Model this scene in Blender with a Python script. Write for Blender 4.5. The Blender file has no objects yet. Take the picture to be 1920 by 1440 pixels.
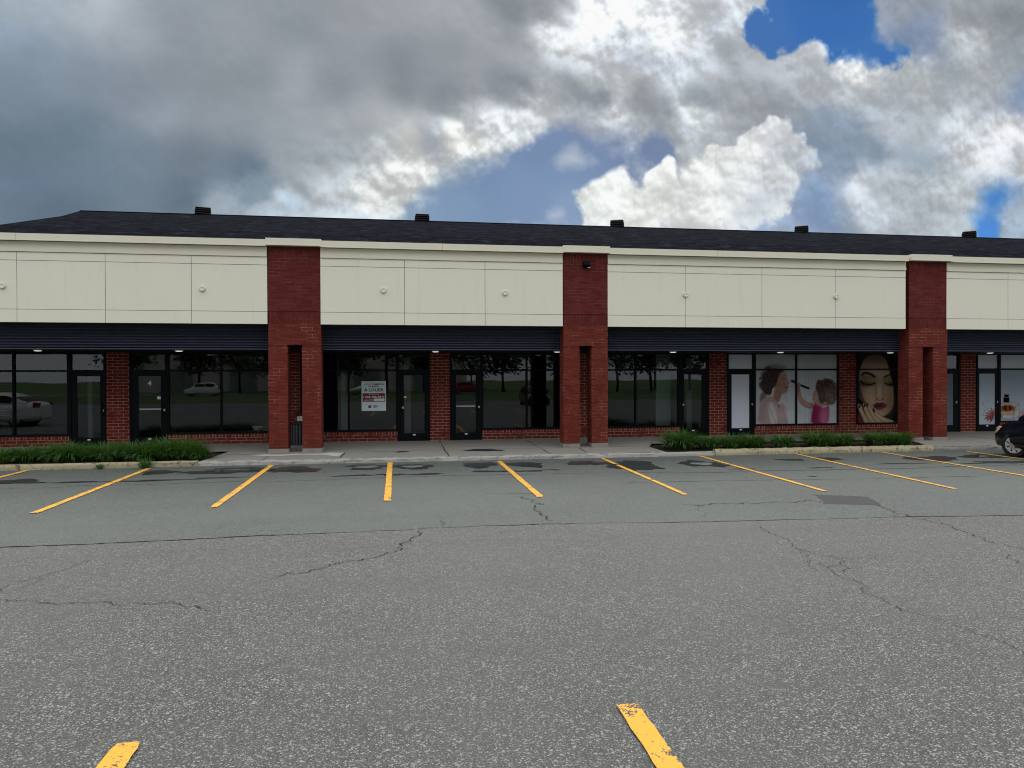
import bpy, math, random
import numpy as np
from mathutils import Vector, Matrix
random.seed(7)
rng = np.random.default_rng(11)
scene = bpy.context.scene
C = scene.collection
rad = math.radians

# ------------------------------------------------------------------ helpers
class MB:
    """collects boxes, quads and tubes with metric UVs, then links them as one mesh object"""
    def __init__(s): s.v=[]; s.f=[]; s.uv=[]; s.m=[]; s.sm=[]
    def poly(s, pts, uv=None, m=0, smooth=False):
        b=len(s.v); s.v += [tuple(p) for p in pts]; s.f.append(tuple(range(b,b+len(pts))))
        s.uv += list(uv) if uv else [(p[0],p[1]) for p in pts]
        s.m.append(m); s.sm.append(smooth)
    def box(s, x0,x1,y0,y1,z0,z1, m=0, rot=False, skip='', uo=0.0):
        def q(pts, a, b):
            uv=[(p[a]+uo,p[b]) for p in pts]
            if rot: uv=[(v,u) for u,v in uv]
            s.poly(pts, uv, m)
        if 'f' not in skip: q([(x0,y0,z0),(x1,y0,z0),(x1,y0,z1),(x0,y0,z1)],0,2)
        if 'b' not in skip: q([(x1,y1,z0),(x0,y1,z0),(x0,y1,z1),(x1,y1,z1)],0,2)
        if 'l' not in skip: q([(x0,y1,z0),(x0,y0,z0),(x0,y0,z1),(x0,y1,z1)],1,2)
        if 'r' not in skip: q([(x1,y0,z0),(x1,y1,z0),(x1,y1,z1),(x1,y0,z1)],1,2)
        if 't' not in skip: q([(x0,y0,z1),(x1,y0,z1),(x1,y1,z1),(x0,y1,z1)],0,1)
        if 'd' not in skip: q([(x0,y1,z0),(x1,y1,z0),(x1,y0,z0),(x0,y0,z0)],0,1)
        return s
    def rings(s, rings, m=0, smooth=True, closed=True, cap=True):
        b=len(s.v); n=len(rings[0])
        for r in rings: s.v += [tuple(p) for p in r]
        for i in range(len(rings)-1):
            for j in range(n if closed else n-1):
                k=(j+1)%n
                s.f.append((b+i*n+j,b+i*n+k,b+(i+1)*n+k,b+(i+1)*n+j))
                s.uv += [(j/n,i),(k/n,i),(k/n,i+1),(j/n,i+1)]; s.m.append(m); s.sm.append(smooth)
        if cap and closed:
            s.f.append(tuple(b+j for j in reversed(range(n)))); s.uv += [(0,0)]*n; s.m.append(m); s.sm.append(False)
            t=b+(len(rings)-1)*n
            s.f.append(tuple(t+j for j in range(n))); s.uv += [(0,0)]*n; s.m.append(m); s.sm.append(False)
        return s
    def lathe(s, prof, c=(0,0,0), axis='z', n=24, m=0, smooth=True, cap=True):
        R=[]
        for r,h in prof:
            ring=[]
            for j in range(n):
                a=2*math.pi*j/n; x,y=r*math.cos(a),r*math.sin(a)
                ring.append({'z':(c[0]+x,c[1]+y,c[2]+h),'y':(c[0]+x,c[1]+h,c[2]-y),'x':(c[0]+h,c[1]+x,c[2]+y)}[axis])
            R.append(ring)
        return s.rings(R,m,smooth,True,cap)
    def tube(s, pts, r, n=8, m=0):
        R=[]; P=[Vector(p) for p in pts]
        for i,p in enumerate(P):
            d=(P[min(i+1,len(P)-1)]-P[max(i-1,0)]).normalized()
            a=d.cross(Vector((0,0,1)));  a = Vector((1,0,0)) if a.length<1e-3 else a.normalized()
            b=d.cross(a); rr=r[i] if isinstance(r,(list,tuple)) else r
            R.append([p+a*rr*math.cos(2*math.pi*j/n)+b*rr*math.sin(2*math.pi*j/n) for j in range(n)])
        return s.rings(R,m)
    def build(s, name, mats, parent=None, loc=None):
        me=bpy.data.meshes.new(name); me.from_pydata(s.v,[],s.f)
        ul=me.uv_layers.new(name='UVMap'); ul.data.foreach_set('uv', np.array(s.uv,dtype=np.float32).ravel())
        me.polygons.foreach_set('material_index', np.array(s.m,dtype=np.int32))
        me.polygons.foreach_set('use_smooth', np.array(s.sm,dtype=bool))
        for m in (mats if isinstance(mats,(list,tuple)) else [mats]): me.materials.append(m)
        me.update()
        o=bpy.data.objects.new(name,me); C.objects.link(o)
        if parent:
            o.parent=parent
            o.matrix_parent_inverse=Matrix.Translation(-Vector(parent_world(parent)))
        if loc: o.location=loc
        return o
def parent_world(o):
    p=Vector(o.location)
    while o.parent:
        o=o.parent; p=p  # parts keep world coordinates through the parent inverse
        p=Vector(o.location)
    return p
def tag(o, label=None, cat=None, group=None, kind=None):
    if label: o['label']=label
    if cat: o['category']=cat
    if group: o['group']=group
    if kind: o['kind']=kind
    return o
def empty(name, loc=(0,0,0), rz=0.0):
    o=bpy.data.objects.new(name,None); C.objects.link(o); o.location=loc; o.rotation_euler=(0,0,rz); o.empty_display_size=.2
    return o
def part(mb, name, mat, parent):
    """a child whose mesh is written in the parent's own coordinates"""
    o=mb.build(name,mat); o.parent=parent; return o
def copy_tree(o, parent=None):
    c=o.copy(); C.objects.link(c); c.parent=parent
    for ch in list(o.children): copy_tree(ch,c)
    return c

# ------------------------------------------------------------------ node helper
class NT:
    def __init__(s, tree): s.t=tree; s.n=tree.nodes; s.l=tree.links
    def node(s, typ, ins=None, **kw):
        n=s.n.new(typ)
        for k,v in kw.items(): setattr(n,k,v)
        for k,v in (ins or {}).items(): s.set(n.inputs[k],v)
        return n
    def set(s, inp, v):
        if isinstance(v, E): v=v.s
        if hasattr(v,'is_output'): s.l.new(v,inp)
        else: inp.default_value=v
    def val(s, sock): return E(s,sock)
    def mix(s, f, a, b):
        n=s.n.new('ShaderNodeMix'); n.data_type='RGBA'; n.clamp_factor=True
        s.set(n.inputs['Factor'] if False else n.inputs[0], f); s.set(n.inputs[6], col(a)); s.set(n.inputs[7], col(b))
        return n.outputs[2]
    def math(s, op, a, b=0.0, c=None, clamp=False):
        n=s.n.new('ShaderNodeMath'); n.operation=op; n.use_clamp=clamp
        s.set(n.inputs[0],a); s.set(n.inputs[1],b)
        if c is not None: s.set(n.inputs[2],c)
        return E(s,n.outputs[0])
    def sstep(s, x, lo, hi):
        n=s.n.new('ShaderNodeMapRange'); n.interpolation_type='SMOOTHSTEP'
        s.set(n.inputs[0],x); s.set(n.inputs[1],lo); s.set(n.inputs[2],hi); n.inputs[3].default_value=0; n.inputs[4].default_value=1
        return E(s,n.outputs[0])
    def noise(s, vec, scale, detail=4, rough=.55, lac=2.0, out=0, typ='FBM'):
        n=s.n.new('ShaderNodeTexNoise'); n.noise_dimensions='3D'
        try: n.noise_type=typ
        except Exception: pass
        if vec is not None: s.set(n.inputs['Vector'],vec)
        n.inputs['Scale'].default_value=scale; n.inputs['Detail'].default_value=detail; n.inputs['Roughness'].default_value=rough; n.inputs['Lacunarity'].default_value=lac
        return E(s,n.outputs[out])
    def vor(s, vec, scale, feature='F1', out='Distance', detail=0.0, rough=.5, rnd=1.0, smooth=None):
        n=s.n.new('ShaderNodeTexVoronoi'); n.feature=feature
        if vec is not None: s.set(n.inputs['Vector'],vec)
        n.inputs['Scale'].default_value=scale
        if 'Detail' in n.inputs: n.inputs['Detail'].default_value=detail; n.inputs['Roughness'].default_value=rough
        if smooth is not None: n.inputs['Smoothness'].default_value=smooth
        n.inputs['Randomness'].default_value=rnd
        return E(s,n.outputs[out])
    def vmath(s, op, a, b=None, scale=None):
        n=s.n.new('ShaderNodeVectorMath'); n.operation=op
        s.set(n.inputs[0],a)
        if b is not None: s.set(n.inputs[1],b)
        if scale is not None: s.set(n.inputs['Scale'],scale)
        return E(s, n.outputs['Value'] if op in ('DOT_PRODUCT','LENGTH','DISTANCE') else n.outputs[0])
class E:
    def __init__(s,t,sock): s.t=t; s.s=sock
    def __add__(a,b): return a.t.math('ADD',a,b)
    __radd__=__add__
    def __sub__(a,b): return a.t.math('SUBTRACT',a,b)
    def __rsub__(a,b): return a.t.math('SUBTRACT',b,a)
    def __mul__(a,b): return a.t.math('MULTIPLY',a,b)
    __rmul__=__mul__
def col(c):
    if isinstance(c,(tuple,list)) and len(c)==3: return (*c,1.0)
    return c
def mat(name):
    m=bpy.data.materials.new(name); m.use_nodes=True
    t=NT(m.node_tree); b=m.node_tree.nodes['Principled BSDF']
    return m,t,b
def setp(t,b,base=None,rough=None,metal=None,spec=None,bump=None,bstr=.3,bdist=.01):
    if base is not None: t.set(b.inputs['Base Color'],col(base))
    if rough is not None: t.set(b.inputs['Roughness'],rough)
    if metal is not None: t.set(b.inputs['Metallic'],metal)
    if spec is not None: t.set(b.inputs['Specular IOR Level'],spec)
    if bump is not None:
        n=t.node('ShaderNodeBump',{'Strength':bstr,'Distance':bdist,'Height':bump}); t.l.new(n.outputs[0],b.inputs['Normal'])
def plain(name, c, rough=.5, metal=0.0, spec=.5, var=.12, scale=6.0, bump=0.0):
    """a paint or metal with slight real-world unevenness"""
    m,t,b=mat(name); co=t.node('ShaderNodeTexCoord').outputs['Object']
    n=t.noise(co,scale,5,.6)
    setp(t,b,t.mix(n,[x*(1-var) for x in c],[min(1,x*(1+var)) for x in c]),(n-.5)*.25+rough,metal,spec)
    if bump: setp(t,b,bump=t.noise(co,scale*12,3),bstr=bump,bdist=.004)
    return m
def uvn(t): return t.node('ShaderNodeTexCoord').outputs['UV']
def objc(t): return t.node('ShaderNodeTexCoord').outputs['Object']

# ------------------------------------------------------------------ materials
def brick_mat(name, c1, c2, mortar, mvis=(.42,.62), stain=.25):
    m,t,b=mat(name); uv=uvn(t)
    br=t.node('ShaderNodeTexBrick',{'Vector':uv,'Color1':col(c1),'Color2':col(c2),'Mortar':(1,1,1,1),'Scale':1.0,'Mortar Size':.0065,'Mortar Smooth':.15,'Bias':0.0,'Brick Width':.267,'Row Height':.086})
    co=objc(t)
    vis=t.sstep(t.noise(co,2.6,4,.62),mvis[0],mvis[1])
    fac=t.val(br.outputs['Fac'])
    brickc=t.mix(0.0,br.outputs['Color'],(0,0,0))
    n=t.noise(co,1.3,5,.65); fine=t.noise(co,45,3,.6)
    # colour of the bricks themselves, without the mortar
    br2=t.node('ShaderNodeTexBrick',{'Vector':uv,'Color1':col(c1),'Color2':col(c2),'Mortar':col(c1),'Scale':1.0,'Mortar Size':.0,'Brick Width':.267,'Row Height':.086})
    base=t.mix(t.math('MULTIPLY',n,stain*2),br2.outputs['Color'],[x*.62 for x in c1])
    base=t.mix(t.math('MULTIPLY',fine,.35),base,[x*1.35 for x in c1])
    pz=t.val(t.node('ShaderNodeSeparateXYZ',{0:co}).outputs[2]); grime=t.sstep((pz+n*.35)*-1.0,-.62,-.30); base=t.mix(grime*.35,base,(.10,.055,.04)); salt=t.sstep(t.noise(co,1.7,5,.7),.66,.76); base=t.mix(salt*.16,base,(.34,.22,.19))
    painted=[x*.78 for x in c1]
    mc=t.mix(vis,painted,mortar)
    setp(t,b,t.mix(fac,base,mc),.85,0,.10,bump=(1-fac)*1.0+fine*.25,bstr=.5,bdist=.006)
    return m
M={}
M['brick']=brick_mat('painted_brick',(.118,.021,.015),(.188,.039,.028),(.31,.15,.115),(.40,.74))
M['brick_top']=brick_mat('painted_brick_upper',(.094,.0175,.015),(.150,.030,.025),(.20,.080,.070),(.38,.74))  # darker tone of the same brick for pillar shafts and soldier courses
M['brick_wall']=brick_mat('painted_brick_wall',(.112,.018,.013),(.182,.034,.024),(.40,.22,.17),(.3,.5))
def fascia_mat():
    m,t,b=mat('beige_stucco'); co=objc(t)
    n=t.noise(co,.7,5,.6); f=t.noise(co,160,2,.5); st=t.noise(t.vmath('MULTIPLY',co,(3.2,3.2,.35)),1.6,5,.6)
    c=t.mix(n,(.75,.735,.60),(.81,.795,.655)); c=t.mix(t.sstep(st,.55,.8)*.22,c,(.45,.43,.35)); c=t.mix(f*.18,c,(.5,.48,.40))
    setp(t,b,c,.8,0,.25,bump=f,bstr=.35,bdist=.002); return m
M['fascia']=fascia_mat()
M['coping']=plain('beige_metal',(.70,.665,.53),.5,0,.25,.06,1.5)
M['joint']=plain('joint_sealant',(.10,.10,.09),.9,0,.2)
M['louvre']=plain('dark_louvre_metal',(.065,.075,.110),.5,0,.25,.15,1.2)
M['frame']=plain('black_aluminium',(.003,.004,.006),.45,0,.10,.3,3)
M['soffit']=plain('dark_soffit',(.012,.0125,.014),.6,0,.2,.2,2)
M['white_metal']=plain('white_enamel',(.75,.76,.76),.35)
M['silver']=plain('brushed_aluminium',(.62,.63,.64),.35,.9)
M['dark_room']=plain('unlit_interior',(.020,.022,.026),.85,0,.2)
M['room_floor']=plain('interior_floor',(.045,.047,.05),.5,0,.4)
M['partition']=plain('interior_partition',(.16,.2,.19),.7,0,.3)
M['film']=plain('white_window_film',(.58,.62,.68),.7,0,.06,.03,.8)
def glass_mat(name, tint, f0=1.0):
    m,t,b=mat(name); m.node_tree.nodes.remove(b)
    out=m.node_tree.nodes['Material Output']
    fr=t.node('ShaderNodeFresnel',{'IOR':1.52})
    tr=t.node('ShaderNodeBsdfTransparent',{'Color':col(tint)})
    co=objc(t); wob=t.noise(t.vmath('MULTIPLY',co,(1.0,1.0,.7)),1.1,2,.4)
    bp=t.node('ShaderNodeBump',{'Strength':.06,'Distance':.02,'Height':wob})
    gl=t.node('ShaderNodeBsdfGlossy',{'Color':(.86,.92,.96,1),'Roughness':.012,'Normal':bp.outputs[0]})
    mx=t.node('ShaderNodeMixShader',{0:t.math('MULTIPLY',t.val(fr.outputs[0]),f0*1.45,clamp=True),1:tr.outputs[0],2:gl.outputs[0]})
    t.l.new(mx.outputs[0],out.inputs[0]); return m
M['glass']=glass_mat('shop_glass',(.78,.82,.80))
M['car_glass']=glass_mat('car_glass',(.25,.27,.28))
def shingle_mat():
    m,t,b=mat('asphalt_shingle'); uv=uvn(t)
    wv=t.noise(t.vmath('MULTIPLY',uv,(.9,3.0,1)),1.0,3,.6,out=1)
    uvw=t.vmath('ADD',uv,t.vmath('SCALE',t.vmath('SUBTRACT',wv,(.5,.5,.5)),scale=.12))
    br=t.node('ShaderNodeTexBrick',{'Vector':uvw,'Color1':(.003,.004,.0075,1),'Color2':(.0105,.0125,.020,1),'Mortar':(.001,.0012,.002,1),'Scale':1.0,'Mortar Size':.035,'Mortar Smooth':.5,'Bias':-.15,'Brick Width':.62,'Row Height':.30})
    n=t.noise(t.vmath('MULTIPLY',uv,(1.5,3.4,1)),1.0,4,.62); n2=t.noise(t.vmath('MULTIPLY',uv,(2.6,4.6,1)),1.0,3,.6); big=t.noise(uv,.25,4,.6); g=t.noise(uv,60,2,.5)
    c=t.mix(.45,br.outputs['Color'],(.0035,.0043,.0075)); c=t.mix(t.sstep(n,.53,.60)*.85,c,(.017,.0195,.030)); c=t.mix(t.sstep(n2,.50,.57)*.95,c,(.0004,.0007,.0022)); c=t.mix(t.sstep(big,.4,.7)*.35,c,(.006,.008,.014)); c=t.mix(g*.2,c,(.010,.011,.014))
    setp(t,b,c,1.0,0,.02,bump=t.val(br.outputs['Fac'])*-1.0+g*.3,bstr=.6,bdist=.012); return m
M['shingle']=shingle_mat()
SPK=.7
def asphalt_mat(name, dark, mid, light, scale, patch=.3, bl=.5, tint=None):
    m,t,b=mat(name); co=objc(t)
    warp=t.vmath('ADD',co,t.vmath('SCALE',t.noise(co,scale*.8,1,out=1),scale=.012))
    cell=t.node('ShaderNodeTexVoronoi',{'Vector':warp,'Scale':scale}); cell.feature='F1'
    sep=t.node('ShaderNodeSeparateColor',{0:cell.outputs['Color']})
    r=t.val(sep.outputs[0]); d=t.val(cell.outputs['Distance'])
    cell2=t.node('ShaderNodeTexVoronoi',{'Vector':warp,'Scale':scale*2.3}); sep2=t.node('ShaderNodeSeparateColor',{0:cell2.outputs['Color']})
    r2=t.val(sep2.outputs[0])
    c=t.mix(t.sstep(r,.15,.75),dark,mid); c=t.mix(t.sstep(r,.74,.95),c,light)
    c=t.mix(t.sstep(r2,.45,.95)*.5,c,light); c=t.mix(t.sstep(d,.35,.62)*.75,c,[x*.55 for x in dark])
    c3=t.node('ShaderNodeTexVoronoi',{'Vector':warp,'Scale':scale*.34}); s3=t.node('ShaderNodeSeparateColor',{0:c3.outputs['Color']}); q3=t.val(s3.outputs[0]); d3=t.val(c3.outputs['Distance']); spot=t.sstep(d3*-1.0,-.42,-.22)
    c=t.mix(t.sstep(q3,.80,.90)*spot*SPK,c,light); c=t.mix(t.sstep(t.val(s3.outputs[1]),.80,.92)*spot*.6,c,[x*.5 for x in dark])
    big=t.noise(co,.35,5,.62); mid_n=t.noise(co,2.2,4,.65)
    c=t.mix(t.sstep(big,.35,.7)*patch,c,[x*1.22 for x in mid]); c=t.mix(t.sstep(mid_n,.5,.75)*patch*.9,c,[x*.66 for x in mid])
    oil=t.noise(t.vmath('MULTIPLY',co,(1.0,.55,1)),.55,5,.7); c=t.mix(t.sstep(oil,.60,.72)*.35,c,[x*.45 for x in mid])
    lane=t.noise(t.vmath('MULTIPLY',co,(.05,.9,1)),1.0,4,.6); c=t.mix(t.sstep(lane,.45,.7)*.28,c,[x*.72 for x in mid]); fade=t.noise(co,.12,3,.5); c=t.mix(t.sstep(fade,.4,.65)*.22,c,[x*1.5 for x in mid])
    setp(t,b,c,.66,0,.5,bump=r*.6-d*1.0+r2*.3,bstr=bl,bdist=.007); return m
M['asphalt_old']=asphalt_mat('worn_asphalt',(.031,.0325,.029),(.087,.0905,.081),(.345,.345,.315),92,.36,.6)
M['asphalt_new']=asphalt_mat('smooth_asphalt',(.046,.055,.050),(.071,.083,.075),(.21,.228,.208),84,.42,.35)
M['asphalt_patch']=asphalt_mat('tar_patch',(.014,.015,.015),(.022,.023,.023),(.06,.062,.06),90,.1,.4)
M['crack']=plain('crack_filler_dirt',(.026,.026,.025),.95,0,.1)
M['line_faint']=plain('seam_dirt',(.055,.06,.06),.95,0,.1)
def damp_mat():
    m,t,b=mat('damp_asphalt'); co=objc(t); n=t.noise(co,70,3,.6); w=t.noise(co,2.0,3,.5)
    setp(t,b,t.mix(n,(.010,.012,.013),(.030,.035,.036)),.34-(w-.5)*.3,0,.35,bump=n,bstr=.25,bdist=.004); return m
M['damp']=damp_mat()
def water_mat():
    m,t,b=mat('puddle_water'); co=objc(t)
    setp(t,b,t.mix(t.noise(co,9,3),(.03,.032,.032),(.06,.062,.06)),.06,0,.5); return m
M['water']=water_mat()
def dry_ring_mat():
    m,t,b=mat('dried_silt'); co=objc(t); n=t.noise(co,80,3)
    setp(t,b,t.mix(n,(.085,.095,.095),(.15,.16,.16)),.85,0,.2); return m
M['silt']=dry_ring_mat()
def paint_line_mat():
    m,t,b=mat('yellow_road_paint'); co=objc(t)
    n=t.noise(co,26,5,.7); n2=t.noise(co,3.5,4,.6); v=t.vor(co,75,out='Distance')
    wear=t.sstep(n+(n2-.5)*.75+(v-.4)*.25,.60,.69)
    c=t.mix(n2,(.66,.325,.030),(.76,.40,.055)); c=t.mix(t.sstep(t.noise(co,8,4),.5,.8)*.4,c,(.58,.30,.05))
    c=t.mix(wear,c,(.075,.075,.07)); setp(t,b,c,.7,0,.3,bump=n,bstr=.3,bdist=.003); return m
M['line']=paint_line_mat()
def concrete_mat(name,a,bc,dirt=.35,spot=None):
    m,t,b=mat(name); co=objc(t); n=t.noise(co,1.1,6,.65); f=t.noise(co,55,3,.6); st=t.noise(co,4.5,5,.7)
    c=t.mix(n,a,bc); c=t.mix(t.sstep(st,.52,.75)*dirt,c,[x*.55 for x in a]); c=t.mix(f*.35,c,[x*.7 for x in a])
    if spot: c=t.mix(t.sstep(t.noise(co,11,5,.7),spot[1],spot[1]+.12),c,spot[0])
    setp(t,b,c,.85,0,.25,bump=f+st*.5,bstr=.4,bdist=.006); return m
M['concrete']=concrete_mat('sidewalk_concrete',(.20,.195,.17),(.27,.26,.23))
M['pale']=concrete_mat('fresh_mortar_smear',(.42,.42,.40),(.5,.5,.48),.25)
M['kerb_white']=concrete_mat('worn_kerb_concrete',(.27,.265,.24),(.42,.41,.38),.8,((.13,.125,.11),.56))
M['kerb_yellow']=concrete_mat('old_yellow_kerb_paint',(.27,.235,.14),(.38,.335,.22),.8,((.09,.08,.055),.53))
M['kerb_grey']=concrete_mat('old_grey_kerb',(.17,.165,.145),(.24,.23,.20),.7,((.09,.085,.075),.58))
M['footing']=concrete_mat('pillar_footing',(.24,.22,.19),(.3,.28,.25),.5)
def soil_mat():
    m,t,b=mat('dark_mulch'); co=objc(t); n=t.noise(co,30,5,.7)
    setp(t,b,t.mix(n,(.012,.010,.008),(.06,.045,.03)),.95,0,.1,bump=n,bstr=.8,bdist=.03); return m
M['soil']=soil_mat()
def blade_mat():
    m,t,b=mat('daylily_leaf'); uv=uvn(t)
    sp=t.node('ShaderNodeSeparateXYZ',{0:uv}); r=t.val(sp.outputs[0]); h=t.val(sp.outputs[1])
    c=t.mix(r,(.020,.070,.012),(.062,.155,.024)); c=t.mix(t.sstep(r,.9,.98)*.6,c,(.16,.15,.05))
    setp(t,b,c,.45,0,.4)
    tl=t.node('ShaderNodeBsdfTranslucent',{'Color':(.10,.22,.03,1)}); mx=t.node('ShaderNodeMixShader',{0:.3,1:b.outputs[0],2:tl.outputs[0]})
    t.l.new(mx.outputs[0],m.node_tree.nodes['Material Output'].inputs[0]); return m
M['blade']=blade_mat()
def lawn_mat():
    m,t,b=mat('lawn_grass'); co=objc(t); n=t.noise(co,12,5,.7); g=t.noise(co,.15,3)
    c=t.mix(n,(.03,.07,.015),(.07,.13,.03)); c=t.mix(g*.4,c,(.09,.12,.04)); setp(t,b,c,.9,0,.2); return m
M['lawn']=lawn_mat()
M['car_black']=plain('black_car_paint',(.004,.005,.010),.14,0,.4,.1,2)
M['car_white']=plain('white_car_paint',(.62,.63,.64),.2,0,.5,.04,2)
M['tyre']=plain('tyre_rubber',(.012,.012,.012),.8,0,.3)
M['plastic']=plain('black_plastic',(.012,.012,.014),.55,0,.4)
M['bin_slat']=plain('bin_slat_paint',(.035,.042,.055),.45,0,.5)
M['bin_band']=plain('grey_ashtray_plastic',(.42,.43,.41),.5)
def lamp_mat(name,c,s):
    m,t,b=mat(name); setp(t,b,(.8,.8,.78),.4); t.set(b.inputs['Emission Color'],col(c)); b.inputs['Emission Strength'].default_value=s; return m
M['lens']=plain('amber_headlight',(.62,.52,.38),.12,.2,.6,.1)
M['downlight']=lamp_mat('led_downlight',(1,.97,.90),.8)
M['red']=plain('sign_red',(.23,.02,.025),.5,0,.3,.05)
M['sign']=plain('sign_white',(.68,.78,.80),.5,0,.3,.04)
M['ink']=plain('sign_navy_ink',(.02,.035,.06),.5,0,.3)
M['ink_grey']=plain('sign_grey_ink',(.12,.14,.16),.5,0,.3)
M['sticker']=plain('white_sticker',(.85,.86,.86),.5,0,.3,.02)
M['pot']=plain('pale_glazed_pot',(.45,.55,.55),.35)
M['bark']=plain('bark',(.05,.04,.03),.9,0,.2,.3,8)
def leaf_mat():
    m,t,b=mat('tree_leaf'); sp=t.node('ShaderNodeSeparateXYZ',{0:uvn(t)})
    setp(t,b,t.mix(t.val(sp.outputs[0]),(.015,.035,.008),(.05,.09,.02)),.6,0,.3); return m
M['leaf']=leaf_mat()

# ------------------------------------------------------------------ ground
def sheet(name, pts, z, material, label, cat, kind='structure', group=None, sub=None):
    mb=MB(); mb.poly([(x,y,z) for x,y in pts]); o=mb.build(name,material); tag(o,label,cat,group,kind); return o
sheet('ground',[(-400,-400),(400,-400),(400,400),(-400,400)],-.02,M['lawn'],'flat open ground reaching to the horizon round the car park','ground')
SEAM=[(-60,9.9),(-12,9.6),(-5.9,9.45),(-4.7,9.33),(-4.12,9.33),(-3.53,9.35),(-2.75,9.38),(-1.94,9.46),(-1.29,9.47),(-.76,9.48),(.06,9.5),(.34,9.57),(1.78,9.56),(2.37,9.53),(3.23,9.42),(3.83,9.37),(5.1,9.28),(6.28,9.21),(7.16,9.18),(7.86,9.09),(8.79,8.99),(15,8.7),(60,8)]
def wobble(pts, amp, step, close=False):
    out=[]
    for a,b in zip(pts[:-1],pts[1:]):
        d=math.hypot(b[0]-a[0],b[1]-a[1]); n=max(1,min(60,int(d/step)))
        for i in range(n):
            f=i/n; k=0 if (i==0 and not close) else amp
            out.append((a[0]+(b[0]-a[0])*f+random.uniform(-k,k),a[1]+(b[1]-a[1])*f+random.uniform(-k,k)))
    out.append(pts[-1]); return out
sw=wobble(SEAM,.018,.12)
sheet('parking_lot',[(-60,-19),(60,-19),(60,9.9),(-60,9.9)],0.0,M['asphalt_old'],'coarse worn grey asphalt of the car park in the foreground','car park')
sheet('parking_strip',sw+[(60,17.2),(-60,17.2)],.004,M['asphalt_new'],'smoother bluish asphalt strip of parking bays along the shops','car park')
# painted bay lines
def bay_line(x0,y0,x1,y1,w,label,frac=()):
    mb=MB(); L=math.hypot(x1-x0,y1-y0); dx,dy=(x1-x0)/L,(y1-y0)/L; n=int(L/.09); px,py=-dy,dx
    Lp=[];Rp=[]
    for i in range(n+1):
        s=L*i/n; e=.006 if 0<i<n else .02
        a=w/2+random.uniform(-e,e); b_=w/2+random.uniform(-e,e)
        so=s+(random.uniform(-.03,.03) if i in (0,n) else 0)
        Lp.append((x0+dx*so+px*a,y0+dy*so+py*a,.0145)); Rp.append((x0+dx*so-px*b_,y0+dy*so-py*b_,.0145))
    for i in range(n):
        if any(f0<=i/n<f1 for f0,f1 in frac): continue
        mb.poly([Rp[i],Rp[i+1],Lp[i+1],Lp[i]])
    o=mb.build('parking_line',M['line']); tag(o,label,'parking line','yellow parking bay lines','structure'); return o
BL=[(-7.98,11.8,-8.02,17.0,'yellow bay line at the left edge, only its far end in the picture'),
 (-5.37,11.6,-5.50,16.84,'yellow bay line running up to the grass at the left planting bed'),
 (-2.85,11.6,-2.91,17.03,'yellow bay line ending in front of the brick pillar with the litter bin'),
 (-.215,11.74,-.245,17.06,'yellow bay line seen end on, below the lease sign window'),
 (2.295,11.71,2.305,16.85,'yellow bay line between the middle pier and the middle brick pillar'),
 (4.745,11.5,4.87,17.0,'yellow bay line crossing the largest damp patch by the middle brick pillar'),
 (7.25,11.43,7.41,17.02,'yellow bay line ending just above the dark asphalt repair patch'),
 (9.63,11.24,10.01,17.02,'yellow bay line below the make-up poster'),
 (12.2,11.5,12.4,16.98,'yellow bay line running off the right edge of the picture'),
 (14.55,11.5,14.68,16.8,'short yellow bay line under the front wheel of the black car')]
for i,(x0,y0,x1,y1,l) in enumerate(BL): bay_line(x0,y0,x1,y1,.115 if i<5 else .095,l,((.745,.775),) if i==5 else ())
bay_line(-1.475,-1.2,-1.475,4.2,.14,'yellow bay line in the foreground at the lower left')
bay_line(1.35,-1.2,1.35,4.16,.135,'chipped yellow bay line in the foreground at the lower right')
for k in (-4.3,4.15,6.95): bay_line(k,-1.2,k,3.2,.14,'yellow bay line beside the photographer outside the picture')
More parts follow.
